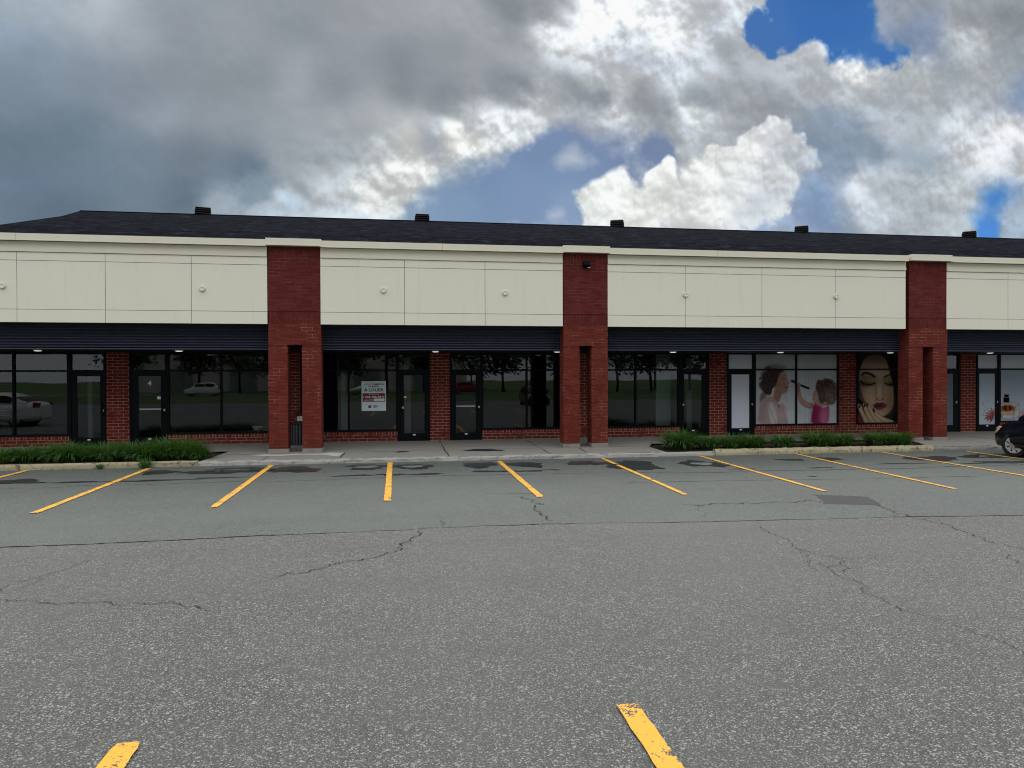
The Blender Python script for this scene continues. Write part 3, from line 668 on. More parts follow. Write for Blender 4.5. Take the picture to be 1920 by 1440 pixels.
# ------------------------------------------------------------------ small fixtures
def downlight(x,y,l):
    r=empty('downlight',(x,y,2.722)); tag(r,l,'ceiling light','round lights in the canopy ceiling')
    t=MB(); t.lathe([(.105,0),(.105,-.012),(.088,-.02),(.085,-.012)],n=20,cap=False); part(t,'trim_ring',M['white_metal'],r)
    t=MB(); t.lathe([(.088,-.010),(.084,-.026),(.06,-.034),(.001,-.037)],n=20,cap=False); part(t,'diffuser',M['downlight'],r); return r
DL=[(-8.9,19.45,'round canopy light above the far left shop window'),(-5.6,19.5,'round canopy light right of the number 4 door'),(.95,19.6,'round canopy light above the pier between the two middle doors'),(4.33,19.6,'round canopy light just left of the middle brick pillar'),
 (7.72,19.6,'round canopy light above the window right of the middle pillar'),(11.05,19.65,'round canopy light above the make-up poster'),(14.65,19.7,'round canopy light above the face poster'),(18.1,19.75,'round canopy light near the black car, beyond the right brick pillar')]
for a in DL: downlight(*a)
r=empty('floodlight',(4.888,18.59,4.978)); tag(r,'small dark box floodlight high on the middle brick pillar','wall light')
r.scale=(.8,.8,.8)
t=MB(); t.box(-.10,.10,-.03,0,-.11,.11); part(t,'back_plate',M['plastic'],r)
t=MB(); t.rings([[(-.115,-.03,-.09),(.115,-.03,-.09),(.115,-.03,.12),(-.115,-.03,.12)],[(-.11,-.20,-.02),(.11,-.20,-.02),(.11,-.19,.115),(-.11,-.19,.115)]],0,False); part(t,'housing',M['frame'],r)
t=MB(); t.poly([(-.095,-.045,-.092),(-.095,-.185,-.035),(.095,-.185,-.035),(.095,-.045,-.092)]); part(t,'lens',M['frame'],r)
t=MB(); t.box(.02,.12,-.17,-.10,-.115,-.10); part(t,'sensor_arm',M['silver'],r)
# lease sign, fixed to the inside face of the glass pane front
sx0,sx1,sz0,sz1=-1.10,-.41,1.045,1.90; SY=YW+.018
S=empty('lease_sign',((sx0+sx1)/2,SY,sz0)); tag(S,'white lease sign reading À LOUER with a red phone number panel','sign')
W=sx1-sx0; H=sz1-sz0
t=MB(); t.box(-W/2,W/2,-.004,.004,0,H); part(t,'board',M['sign'],S)
t=MB(); t.box(-W*.46,W*.46,-.0065,-.0042,H*.31,H*.595); part(t,'red_panel',M['red'],S)
for a in ((-W*.46,W*.46,H*.972,H*.975),(-W*.46,W*.46,H*.025,H*.028)):
    pass
xb=(-.0052)
def ST(body,size,x,z,m,bold=0,width=None,y=-.0062,align='CENTER'): return lettering(body,size,x,y,z,M[m],S,bold,align,width)
ST('ESPACE',.062,-.17,H*.872,'ink_grey',0,.19); ST('COMMERCIAL',.062,.115,H*.872,'ink',.002,.34)
ST('OU BUREAU',.062,0,H*.80,'ink',.002,.30); ST('À LOUER',.125,0,H*.655,'ink',.003,.56)
ST('POUR INFORMATION',.028,0,H*.545,'sign',0,.29,-.0085)
ST('1 866 906-9611',.088,0,H*.435,'sign',.002,.58,-.0085); ST('poste 3102',.062,-.145,H*.345,'sign',0,.25,-.0085)
t=MB(); t.box(-.002,W*.435,-.0085,-.0066,H*.335,H*.415); part(t,'white_label',M['sign'],S)
t=MB(); 
t.rings([[(-.115+.045*math.cos(math.pi*j/10),-.006,H*.155+.038*math.sin(math.pi*j/10)) for j in range(11)]+[(-.165,-.006,H*.145)]],0,False) if False else None
t.poly([(-.115+.042*math.cos(math.pi*j/12),-.0062,H*.13+.055*math.sin(math.pi*j/12)) for j in range(13)])
t.poly([(-.165,-.0062,H*.10),(-.065,-.0062,H*.10),(-.065,-.0062,H*.122),(-.165,-.0062,H*.122)])
part(t,'emblem',M['ink'],S)
t=MB()
for k,w_ in enumerate((.12,.155,.10)): t.box(-.02,-.02+w_,-.0062,-.0045,H*(.175-.035*k),H*(.175-.035*k)+.014)
part(t,'small_print',M['ink_grey'],S)
# litter bin behind the first pillar
r=empty('litter_bin',(-2.72,20.55,sz(20.55))); tag(r,'dark slatted litter bin with a grey top band behind the left brick pillar','litter bin')
t=MB(); t.lathe([(.25,.02),(.25,.56)],n=24); part(t,'liner',M['plastic'],r)
t=MB()
for k in range(20):
    a=2*math.pi*k/20; ca,sa=math.cos(a),math.sin(a); q=[]
    for (rr,w) in ((.265,.028),(.285,.028)): q.append((rr,w))
    P=[]
    for z in (.03,.57): P.append([(ca*.262-sa*.028,sa*.262+ca*.028,z),(ca*.285-sa*.028,sa*.285+ca*.028,z),(ca*.285+sa*.028,sa*.285-ca*.028,z),(ca*.262+sa*.028,sa*.262-ca*.028,z)])
    t.rings(P,0,False)
part(t,'slats',M['bin_slat'],r)
t=MB(); t.lathe([(.29,.0),(.29,.03)],n=24); part(t,'base_ring',M['plastic'],r)
t=MB(); t.lathe([(.29,.56),(.295,.59),(.27,.60)],n=24); part(t,'rim',M['plastic'],r)
t=MB(); t.box(-.08,.27,-.22,.2,.66,.79); part(t,'ashtray',M['bin_band'],r)
t=MB(); t.box(-.17,.23,-.17,.17,.60,.65); t.lathe([(.16,.80),(.15,.84),(.05,.88),(.001,.885)],(0,0,0),n=20); part(t,'lid',M['plastic'],r)
# pale bowl on the sill
r=empty('flower_pot',(-4.02,21.30,.505)); tag(r,'pale shallow flower pot inside the window left of the first brick pillar','flower pot')
t=MB(); t.box(-.3,.3,-.14,.2,-.04,0); part(t,'stand',M['room_floor'],r)
t=MB(); t.lathe([(.10,0),(.15,.10),(.155,.125),(.14,.125),(.12,.09),(.001,.09)],n=24); part(t,'bowl',M['pot'],r)

def _up(a,h,w):
    """smooth (cubic) enlargement of a coarse random grid"""
    def ax(n,m):
        t=np.linspace(0,n-3.001,m)+1; i=np.floor(t).astype(int); f=t-i
        return i,f
    def cub(A,i,f,axis):
        f=f.reshape((-1,1)) if axis==0 else f.reshape((1,-1))
        g=lambda k: np.take(A,np.clip(i+k,0,A.shape[axis]-1),axis)
        p0,p1,p2,p3=g(-1),g(0),g(1),g(2)
        return p1+.5*f*(p2-p0+f*(2*p0-5*p1+4*p2-p3+f*(3*(p1-p2)+p3-p0)))
    i,f=ax(a.shape[0],h); a=cub(a,i,f,0); i,f=ax(a.shape[1],w); return cub(a,i,f,1)
def fbm(h,w,cell,octs,rough,seed,billow=False,sy=1.0):
    r=np.random.default_rng(seed); out=np.zeros((h,w),np.float32); amp=1.0; tot=0
    for o in range(octs):
        c=cell/2**o
        if c<1.6: break
        g=r.standard_normal((int(h/(c*sy))+6,int(w/c)+6)).astype(np.float32)*.6
        n=_up(g,h,w)
        if billow: n=np.abs(n)*1.6-.65
        out+=n*amp; tot+=amp*amp; amp*=rough
    return out/math.sqrt(tot)
# ------------------------------------------------------------------ printed window films
def pol_sdf(X,Y,pts):
    pts=np.array(pts,float); d=np.full(X.shape,1e18); ins=np.zeros(X.shape,bool); n=len(pts)
    for i in range(n):
        ax,ay=pts[i]; bx,by=pts[(i+1)%n]; ex,ey=bx-ax,by-ay; wx,wy=X-ax,Y-ay
        tt=np.clip((wx*ex+wy*ey)/(ex*ex+ey*ey+1e-9),0,1); d=np.minimum(d,(wx-ex*tt)**2+(wy-ey*tt)**2)
        cnd=((ay<=Y)&(by>Y))|((by<=Y)&(ay>Y)); xi=ax+(Y-ay)/(by-ay+1e-12)*ex; ins^=cnd&(X<xi)
    d=np.sqrt(d); return np.where(ins,-d,d)
def chaikin(p,n=2):
    for _ in range(n):
        o=[]
        for a,b in zip(p,p[1:]+p[:1]): o+= [(a[0]*.75+b[0]*.25,a[1]*.75+b[1]*.25),(a[0]*.25+b[0]*.75,a[1]*.25+b[1]*.75)]
        p=o
    return p
class Print:
    """paints a printed picture into a fine vertex grid; u,v are the print's own units"""
    def __init__(s,u0,u1,v0,v1,step,bg):
        s.b=(u0,u1,v0,v1); nu=int((u1-u0)/step); nv=int((v1-v0)/step); s.U,s.V=np.meshgrid(np.linspace(u0,u1,nu+1),np.linspace(v0,v1,nv+1)); s.c=np.ones(s.U.shape+(3,))*np.array(bg)
        s.nz=sum(np.repeat(np.repeat(rng.random((nv//k+2,nu//k+2)),k,0),k,1)[:nv+1,:nu+1] for k in (2,4,9))/3
    def lay(s,a,c):
        a=np.clip(a,0,1)[...,None]; s.c=s.c*(1-a)+a*np.array(c)
    def poly(s,pts,c,soft=4,round_=2,al=1.0,grain=0):
        d=pol_sdf(s.U,s.V,chaikin(list(pts),round_) if round_ else pts)
        a=np.clip(.5-d/(2*soft),0,1)*al
        if grain: a=a*(1-grain+grain*2*s.nz)
        s.lay(a,c)
    def ell(s,cx,cy,rx,ry,c,soft=.3,al=1.0,rot=0):
        x,y=s.U-cx,s.V-cy; cr,sr=math.cos(rot),math.sin(rot); x,y=x*cr+y*sr,-x*sr+y*cr
        r=np.sqrt((x/rx)**2+(y/ry)**2); s.lay(np.clip((1+soft-r)/(2*soft),0,1)*al,c)
    def line(s,pts,w,c,soft=2,al=1.0,taper=False):
        d=np.full(s.U.shape,1e9); n=len(pts)-1
        for i in range(n):
            (ax,ay),(bx,by)=pts[i],pts[i+1]; ex,ey=bx-ax,by-ay; tt=np.clip(((s.U-ax)*ex+(s.V-ay)*ey)/(ex*ex+ey*ey+1e-9),0,1)
            ww=w*(1-.75*(i+tt)/n) if taper else w
            d=np.minimum(d,np.hypot(s.U-ax-ex*tt,s.V-ay-ey*tt)-ww/2)
        s.lay(np.clip(.5-d/(2*soft),0,1)*al,c)
    def blur(s,n=1):
        for _ in range(n):
            p=np.pad(s.c,((1,1),(1,1),(0,0)),'edge'); s.c=(p[1:-1,1:-1]*2+p[:-2,1:-1]+p[2:,1:-1]+p[1:-1,:-2]+p[1:-1,2:])/6
    def mottle(s,amp):
        h,w=s.U.shape; n=fbm(h,w,40,5,.6,77); s.c=s.c*(1+amp*n[...,None])
    def build(s,name,root,x0,x1,z0,z1,y):
        h,w=s.U.shape; u0,u1,v0,v1=s.b
        X=x0+(s.U-u0)/(u1-u0)*(x1-x0); Z=z1-(s.V-v0)/(v1-v0)*(z1-z0)
        co=np.stack([X,np.full(X.shape,y),Z],-1).reshape(-1,3)
        idx=np.arange(h*w).reshape(h,w); q=np.stack([idx[:-1,:-1],idx[1:,:-1],idx[1:,1:],idx[:-1,1:]],-1).reshape(-1,4)
        me=bpy.data.meshes.new(name); me.from_pydata(co.tolist(),[],q.tolist())
        at=me.color_attributes.new('print','FLOAT_COLOR','POINT'); at.data.foreach_set('color',np.concatenate([np.clip(s.c,0,1),np.ones((h,w,1))],-1).astype(np.float32).ravel())
        me.materials.append(M['print']); o=bpy.data.objects.new(name,me); C.objects.link(o); o.parent=root; return o
m,t_,b_=mat('printed_film'); at=t_.node('ShaderNodeVertexColor',layer_name='print'); setp(t_,b_,at.outputs[0],.7,0,.04); M['print']=m
YP=YW+.031
def poster(name,label,pr,x0,x1,z0,z1,y=YP):
    r=empty(name,((x0+x1)/2,y,z0)); tag(r,label,'poster')
    xm=(x0+x1)/2; pr.build('printed_film',r,x0-xm,x1-xm,0,z1-z0,0); return r
# woman and child with a make-up brush
P=Print(85,1090,25,875,4,(.62,.67,.70))
P.lay((P.V-25)/900*.25,(.72,.74,.75)); P.ell(330,190,170,60,(.40,.42,.44),.7,.5)
for x,w in ((700,7),(742,4),(778,6),(820,4),(855,5),(900,4),(930,3)): P.line([(x,235),(x-4,870)],w,(.36,.40,.44),4,.55)
P.poly([(440,480),(480,470),(490,600),(420,605)],(.50,.52,.54),8,1,.5)
hair=(.085,.052,.048)
P.poly([(150,620),(165,480),(230,480),(225,560),(170,620)],(.32,.22,.19),10,2,.8)
P.poly([(370,235),(455,232),(475,290),(468,318),(512,368),(498,384),(484,392),(502,420),(482,438),(488,455),(478,490),(430,502),(402,540),(385,610),(310,610),(310,520),(330,400),(360,320)],(.50,.31,.24),3,1)
P.poly([(430,240),(465,245),(475,290),(466,318),(500,362),(470,380),(440,330)],(.62,.42,.34),10,2,.6)
P.poly([(330,420),(420,470),(400,540),(385,610),(320,600)],(.38,.22,.17),10,2,.6)
P.line([(425,322),(450,330),(472,318)],6,(.10,.06,.05),3); P.line([(425,290),(455,282),(474,288)],5,(.16,.09,.07),3); P.ell(463,432,13,9,(.16,.03,.03),.4); P.ell(500,376,8,6,(.30,.16,.12),.5)
P.poly([(205,235),(300,200),(400,215),(470,232),(400,240),(372,300),(350,385),(330,420),(300,440),(290,515),(240,525),(195,490),(160,410),(175,320),(185,270)],hair,6,2)
for (cx,cy,rr) in ((232,285,34),(205,370,36),(290,262,32),(345,285,28),(262,345,36),(235,440,36),(300,390,30),(320,330,26)):
    P.ell(cx,cy,rr,rr*.9,(.15,.105,.12),.35,.8); P.ell(cx+4,cy+3,rr*.5,rr*.45,(.045,.03,.035),.5,.9)
for q in range(70):
    x=random.uniform(170,400); y=random.uniform(230,480); a=random.uniform(-.6,.6)+1.9; L=random.uniform(30,90); v=random.uniform(.4,2.2)
    if (x-275)**2/115**2+(y-350)**2/150**2<1: P.line([(x,y),(x+math.cos(a)*L*.5,y+math.sin(a)*L*.5),(x+math.cos(a+.4)*L,y+math.sin(a+.4)*L)],3.5,[h_*v for h_ in hair],2.5,.55)
for q in range(46):
    a=random.uniform(1.7,5.6); cx=275+118*math.cos(a)+random.uniform(-8,8); cy=352-158*math.sin(a)*-1+random.uniform(-10,10); P.ell(cx,cy,random.uniform(8,22),random.uniform(8,20),[h_*random.uniform(.7,2.0) for h_ in hair],.6,.6)
for q in range(40):
    x=random.uniform(160,235); P.line([(x,random.uniform(470,540)),(x-random.uniform(0,25),random.uniform(570,640))],3,(.16,.10,.09),3,.45)
P.ell(420,420,40,60,(.40,.24,.18),.9,.4); P.ell(452,268,22,26,(.66,.47,.39),.9,.5); P.ell(475,350,14,34,(.64,.44,.36),.9,.5)
P.poly([(215,165),(330,140),(455,165),(465,210),(330,215),(210,212)],(.18,.15,.15),14,2,.55)
P.poly([(158,600),(205,555),(245,530),(330,560),(372,650),(425,600),(455,660),(490,865),(500,880),(120,880),(132,720)],(.55,.43,.43),5,1)
P.poly([(232,640),(300,590),(352,700),(375,880),(290,880),(255,760)],(.72,.67,.66),8,1,.9)
P.ell(180,760,60,150,(.36,.27,.28),.9,.55); P.ell(430,720,45,120,(.66,.55,.54),.9,.5); P.ell(330,560,60,30,(.36,.24,.22),.9,.4)
for a in ([(250,640),(300,760),(340,870)],[(300,600),(345,720),(372,870)],[(170,700),(165,870)],[(420,640),(440,760),(470,870)],[(195,560),(250,600)]): P.line(a,8,(.40,.29,.30),5,.6)
P.line([(372,640),(384,668)],12,(.13,.07,.07),3); P.line([(360,600),(376,650)],7,(.38,.22,.17),3)
sk=(.46,.28,.22)
P.poly([(592,420),(600,375),(622,378),(632,420),(640,500),(665,570),(720,612),(800,622),(805,690),(735,690),(660,660),(612,590),(594,500)],sk,4,2)
P.poly([(600,470),(620,470),(640,540),(690,610),(770,640),(760,670),(680,650),(620,580)],(.60,.40,.33),8,2,.6)
P.line([(535,352),(572,366)],30,(.012,.012,.014),4); P.line([(572,366),(645,404)],13,(.42,.42,.44),3); P.line([(650,408),(738,442)],28,(.012,.012,.015),3)
for a in ([(598,392),(628,372)],[(596,405),(632,388)],[(598,420),(632,404)]): P.line(a,13,sk,3)
P.poly([(805,470),(782,520),(796,545),(782,562),(790,590),(805,640),(870,690),(940,640),(910,520),(850,440)],(.50,.31,.25),4,2)
P.line([(797,525),(812,520)],5,(.08,.05,.04),3); P.ell(793,575,8,6,(.35,.08,.08),.4)
P.ell(835,560,34,60,(.62,.42,.35),.9,.5)
ch=(.155,.10,.08)
P.poly([(815,450),(832,360),(880,335),(905,360),(945,325),(1000,335),(1040,385),(1078,450),(1085,560),(1050,640),(985,650),(940,600),(900,640),(862,600),(852,520),(840,470)],ch,7,2)
for _ in range(90):
    a=random.uniform(0,6.28); q=random.uniform(.1,1); cx=955+120*q*math.cos(a); cy=490+145*q*math.sin(a)
    if cx<845: continue
    rr=random.uniform(10,24); v=random.uniform(.6,1.5)*(.75+1.1*max(0,(cx-900)/180+(cy-480)/260)); P.ell(cx,cy,rr,rr*.75,[min(.75,x*v) for x in (.20,.15,.135)],.5,.6)
    P.ell(cx+3,cy+4,rr*.5,rr*.4,(.06,.04,.035),.5,.55)
for q in range(60):
    a=random.uniform(-2.6,1.9); cx=965+118*math.cos(a)+random.uniform(-10,10); cy=488+150*math.sin(a)+random.uniform(-12,12); v=random.uniform(.5,2.2); P.ell(cx,cy,random.uniform(9,20),random.uniform(8,17),[x*v for x in (.19,.14,.12)],.5,.6)
for cx,cy in ((870,360),(955,350),(1015,365),(905,395)): P.ell(cx,cy,30,24,(.06,.038,.035),.5,.8); P.ell(cx+4,cy-5,13,9,(.24,.16,.14),.6,.7)
P.poly([(800,625),(855,655),(930,690),(990,640),(990,760),(975,880),(762,880),(775,760)],(.40,.05,.16),6,1)
P.poly([(880,700),(980,660),(985,880),(880,880)],(.62,.16,.34),14,1,.7)
for a in ([(900,700),(885,870)],[(930,690),(930,870)],[(960,700),(965,870)],[(820,670),(800,870)]): P.line(a,7,(.30,.03,.12),5,.6)
P.ell(930,800,50,110,(.80,.34,.52),.9,.45); P.ell(800,780,40,110,(.24,.02,.09),.9,.5); P.blur(2); P.mottle(.05)
P.c=P.c**1.15*.72
poster('makeup_poster','pale window poster of a woman in curlers and a child holding a make-up brush',P,10.95,13.78,.49,2.70)
# close-up of a face
P=Print(1300,1830,25,875,3.2,(.010,.010,.016))
skin=(.47,.34,.22); sh=(.20,.125,.07); hi=(.62,.49,.35)
P.poly([(1430,60),(1490,30),(1600,28),(1672,95),(1712,200),(1730,300),(1765,400),(1768,560),(1765,650),(1735,725),(1660,795),(1580,780),(1490,700),(1410,610),(1370,500),(1345,400),(1335,300),(1350,200),(1385,110)],skin,9,2)
P.lay(np.clip((270-P.V)/260,0,1)*.72*(np.hypot((P.U-1540)/190,(P.V-300)/290)<1.02),(.10,.065,.038))
P.ell(1545,270,110,60,hi,.9,.35); P.ell(1590,470,40,110,hi,.8,.6); P.ell(1440,530,70,90,hi,.9,.35); P.ell(1590,765,60,28,hi,.8,.5)
P.ell(1745,560,45,190,sh,.8,.55); P.ell(1372,430,26,150,sh,.9,.45); P.ell(1540,60,180,50,(.12,.08,.05),.9,.55)
P.ell(1440,348,105,62,(.12,.08,.045),.8,.85); P.ell(1712,352,66,52,(.11,.07,.04),.8,.85); P.ell(1395,385,52,26,(.02,.013,.01),.9,.8); P.ell(1745,392,34,24,(.02,.013,.01),.9,.8); P.ell(1462,345,58,24,(.42,.32,.18),.9,.8); P.ell(1700,350,34,20,(.38,.28,.16),.9,.7)
P.line([(1372,278),(1400,255),(1450,258),(1495,278),(1530,305)],27,(.022,.014,.011),5); P.line([(1655,308),(1690,290),(1735,272)],19,(.025,.016,.012),4)
P.line([(1362,362),(1385,388),(1430,404),(1485,400),(1535,380)],23,(.010,.007,.007),5); P.line([(1662,380),(1700,402),(1740,408),(1768,398)],15,(.012,.009,.009),4)
for k in range(8): a=1372+k*20; P.line([(a,388+ (k%4)*3),(a-6+k*2,420)],5,(.015,.01,.01),3,.8)
for k in range(5): a=1680+k*18; P.line([(a,398),(a+2,424)],5,(.015,.01,.01),3,.8)
P.line([(1535,395),(1552,470),(1545,545)],20,sh,12,.55); P.line([(1650,400),(1632,470),(1642,545)],18,sh,12,.55)
P.ell(1562,580,17,8,(.06,.03,.02),.5); P.ell(1632,580,15,8,(.06,.03,.02),.5); P.line([(1545,560),(1560,592),(1598,602),(1636,590),(1650,560)],8,sh,7,.7)
lip=(.15,.018,.045)
P.poly([(1498,655),(1545,628),(1575,622),(1592,634),(1612,621),(1645,626),(1692,656),(1650,700),(1596,722),(1540,702)],lip,4,2)
P.line([(1500,656),(1560,662),(1592,668),(1630,662),(1690,657)],6,(.05,.004,.012),3); P.ell(1595,695,42,9,(.40,.14,.17),.6,.6)
P.line([(1545,735),(1600,748),(1650,735)],10,sh,10,.5)
P.poly([(1700,30),(1830,20),(1830,875),(1640,875),(1700,800),(1755,720),(1782,640),(1772,400),(1735,280),(1720,160)],(.010,.010,.016),5,1)
P.poly([(1300,600),(1330,560),(1400,640),(1500,760),(1300,875)],(.010,.010,.014),6,1)
P.poly([(1318,740),(1360,780),(1400,875),(1318,875)],(.20,.045,.04),8,1,.8)
hs=(.50,.38,.25)
P.poly([(1380,790),(1500,760),(1640,800),(1765,850),(1780,880),(1395,880)],hs,5,1)
for pts,w in (([(1338,660),(1365,730),(1400,800),(1430,870)],46),([(1405,650),(1430,730),(1470,800),(1510,860)],46),([(1455,655),(1490,730),(1530,800),(1590,860)],46),([(1525,715),(1560,770),(1620,820),(1700,860)],44)):
    P.line(pts,w+8,(.10,.055,.03),4); P.line(pts,w,hs,4); P.line([(a-5,b) for a,b in pts],w*.4,hi,8,.5)
for cx,cy,r_ in ((1338,668,.3),(1405,655,.3),(1438,655,.1),(1522,722,-.4)): P.ell(cx,cy,13,27,(.045,.006,.014),.3,1,r_)
P.ell(1700,640,60,120,sh,.9,.5); P.ell(1420,480,40,110,sh,.9,.3); P.ell(1500,600,40,50,hi,.9,.3); P.blur(2); P.mottle(.05)
P.c=P.c**1.12*.86
poster('face_poster','dark window poster of a face with closed eyes, wine red lips and a hand',P,14.44,15.92,.49,2.70)
# perfume bottle
P=Print(1390,2060,125,1140,5,(.45,.50,.56)); P.lay((P.V-125)/1000*.6,(.58,.66,.72))
P.poly([(1396,800),(1440,770),(1560,765),(1690,785),(1705,860),(1700,1060),(1640,1112),(1420,1120),(1396,1080)],(.60,.62,.60),5,1,.75)
P.poly([(1404,822),(1640,822),(1625,1000),(1560,1025),(1420,1020),(1404,960)],(.42,.20,.09),6,1)
P.poly([(1404,940),(1628,930),(1610,1010),(1430,1030),(1404,1000)],(.66,.52,.38),14,1,.85)
P.poly([(1440,830),(1590,830),(1590,925),(1520,960),(1450,930)],(.13,.035,.015),18,1,.9); P.line([(1523,830),(1528,990)],8,(.66,.48,.32),3,.8)
P.line([(1404,815),(1640,812),(1690,800)],9,(.62,.30,.12),4,.9)
for a in ([(1405,790),(1560,772),(1690,785)],[(1650,830),(1610,990),(1612,1100)],[(1695,790),(1700,980),(1670,1080)],[(1420,1100),(1520,1085),(1690,1060)],[(1400,1040),(1450,1100),(1640,1110)],[(1640,850),(1690,820)]): P.line(a,7,(.06,.07,.09),4,.85)
P.ell(1425,1040,20,40,(.12,.09,.06),.6,.6); P.ell(1655,900,22,60,(.45,.42,.34),.6,.7); P.ell(1618,1000,22,26,(.5,.42,.3),.6,.8)
for a in ([(1430,1075),(1560,1072),(1650,1050)],[(1660,960),(1690,1010)]): P.line(a,6,(.7,.74,.76),4,.9)
P.poly([(1458,768),(1545,768),(1542,790),(1460,790)],(.45,.24,.12),3,0); P.poly([(1455,672),(1545,672),(1545,766),(1455,766)],(.012,.014,.02),3,0); P.poly([(1468,608),(1536,608),(1538,664),(1466,664)],(.012,.014,.02),3,0); P.line([(1460,668),(1542,668)],5,(.25,.3,.34),2)
P.ell(1790,1040,70,110,(.50,.28,.18),.5,.9); P.ell(1850,960,60,90,(.6,.4,.3),.5,.8); P.ell(1930,1060,80,70,(.45,.12,.10),.6,.8)
P.blur(1); P.mottle(.03); P.c=P.c**1.35*.92
poster('perfume_poster','pale window poster of an amber perfume bottle with a black cap',P,19.62,21.27,.49,2.18)
# flower on the glazed door
P=Print(1075,1335,410,1205,3,(.47,.52,.58)); P.lay((P.V-410)/900*.45,(.60,.67,.72))
cx,cy=1300,1070
for a,L,w,c_ in ((-100,150,46,(.42,.15,.08)),(-70,140,40,(.45,.17,.08)),(-130,120,34,(.36,.10,.08)),(180,150,40,(.30,.035,.035)),(160,175,40,(.24,.02,.03)),(205,150,34,(.33,.06,.06)),(140,150,44,(.27,.03,.035)),(110,130,46,(.25,.02,.03)),(-40,120,30,(.4,.12,.08))):
    e=(cx+L*math.cos(rad(a)),cy+L*math.sin(rad(a))); mid=((cx+e[0])/2,(cy+e[1])/2); n=(-math.sin(rad(a))*w/2,math.cos(rad(a))*w/2)
    P.poly([(cx,cy),(mid[0]+n[0],mid[1]+n[1]),e,(mid[0]-n[0],mid[1]-n[1])],c_,4,2,.85); P.line([(cx,cy),e],4,(.62,.45,.42),3,.6)
P.ell(cx,cy,26,60,(.22,.01,.02),.6,.8)
P.c=P.c**1.25*.95
for a in ([(1290,1040),(1200,960),(1140,870)],[(1280,1050),(1180,1040),(1130,1060)],[(1285,1030),(1230,950)]): P.line(a,4,(.16,.13,.14),2.5,.8)
for q in ((1145,880),(1165,990),(1150,1040),(1140,1060)): P.ell(q[0],q[1],7,7,(.10,.08,.10),.4)
poster('flower_poster','white film with a red spiky flower on the glazed door by the car',P,18.842,19.432,.39,2.06,YW+.005)
def film(x0,x1,z0,z1,y,l):
    t=MB(); t.box(0,x1-x0,0,.002,0,z1-z0); o=t.build('window_film',M['film'],None,(x0,y,z0)); tag(o,l,'window film'); return o
film(10.176,10.762,.39,2.06,YW+.005,'plain white film filling the door left of the make-up poster')
film(10.075,10.87,2.24,2.68,YW+.031,'plain white film in the small pane over the white door')
film(18.785,19.54,2.24,2.68,YW+.031,'plain white film in the small pane over the flower print door')
film(19.645,21.27,2.24,2.68,YW+.031,'plain white film in the pane above the perfume bottle')
film(21.33,24.35,.51,2.68,YW+.031,'plain white film right of the perfume bottle behind the car')
film(17.28,17.89,.39,2.06,YW+.005,'dull blue film in the door just right of the right brick pillar').data.materials[0]=plain('blue_grey_film',(.10,.12,.16),.5)

# ------------------------------------------------------------------ daylily clumps
def clump_mesh(n,h,seed,spread):
    rd=random.Random(seed); t=MB()
    for _ in range(n):
        a=rd.uniform(0,6.283); q=math.sqrt(rd.random()); r0=spread*.42*q; L=h*rd.uniform(.75,1.5); lean=rd.uniform(.05,.75)*(.35+.65*q); w=rd.uniform(.008,.0145); bx,by=r0*math.cos(a),r0*math.sin(a)
        da=rd.uniform(-.7,.7); rv=rd.random(); ang=math.pi/2-lean*.8; x=0; z=0; pts=[]; seg=7; droop=rd.uniform(.10,.36)*(.45+lean)
        for i in range(seg+1):
            pts.append((x,z)); x+=math.cos(ang)*L/seg; z+=math.sin(ang)*L/seg; ang-=droop*(.35+i*.34)
        ca,sa=math.cos(a+da),math.sin(a+da); ring=[]
        for i,(px,pz) in enumerate(pts):
            ww=w*(1-.85*(i/seg)**2); pz=max(pz,.005)
            ring.append(((bx+ca*px-sa*ww,by+sa*px+ca*ww,pz),(bx+ca*px+sa*ww,by+sa*px-ca*ww,pz+ww*.5)))
        for i in range(seg):
            b=len(t.v); t.v+=[ring[i][0],ring[i][1],ring[i+1][1],ring[i+1][0]]; t.f.append((b,b+1,b+2,b+3)); t.uv+=[(rv,i/seg),(rv,i/seg),(rv,(i+1)/seg),(rv,(i+1)/seg)]; t.m.append(0); t.sm.append(True)
    return t
protos=[clump_mesh(720,.46,s,.58).build('daylily_clump',M['blade']) for s in (1,2,3,4)]
CL=[(-8.95,17.9,.8,'left'),(-8.5,18.0,.85,'left'),(-8.1,18.15,.85,'left'),(-7.55,17.85,1.08,'left'),(-7.05,18.1,.9,'left'),(-6.68,17.85,.98,'left'),(-6.2,18.05,1.05,'left'),(-5.85,17.75,1.0,'left'),(-5.45,18.1,1.15,'left'),(-5.0,17.9,1.12,'left'),(-4.72,17.75,.75,'left'),
 (7.30,18.0,1.22,'right'),(8.05,17.95,.85,'right'),(8.72,17.9,.92,'right'),(9.3,17.95,.92,'right'),(10.12,17.85,.85,'right'),(11.12,17.85,1.08,'right'),(12.0,18.05,.85,'right'),(12.95,17.95,.95,'right'),(13.6,17.9,.9,'right')]
ordl=['cut by the left picture edge','second from the left picture edge','third from the left picture edge','at the left jamb of the leftmost door','in front of the leftmost door','in front of the left brick pier','at the left jamb of the number 4 door','in front of the number 4 door','just right of the number 4 door','second from the right end of the left bed','small one at the right end of the left bed']
ordr=['broadest one at the left end of the right bed','second from the left in the right bed','in front of the white filmed door','at the right jamb of the white filmed door','below the woman on the make-up poster','below the child on the make-up poster','below the pier between the two posters','below the face poster','at the right end, beside the right brick pillar']
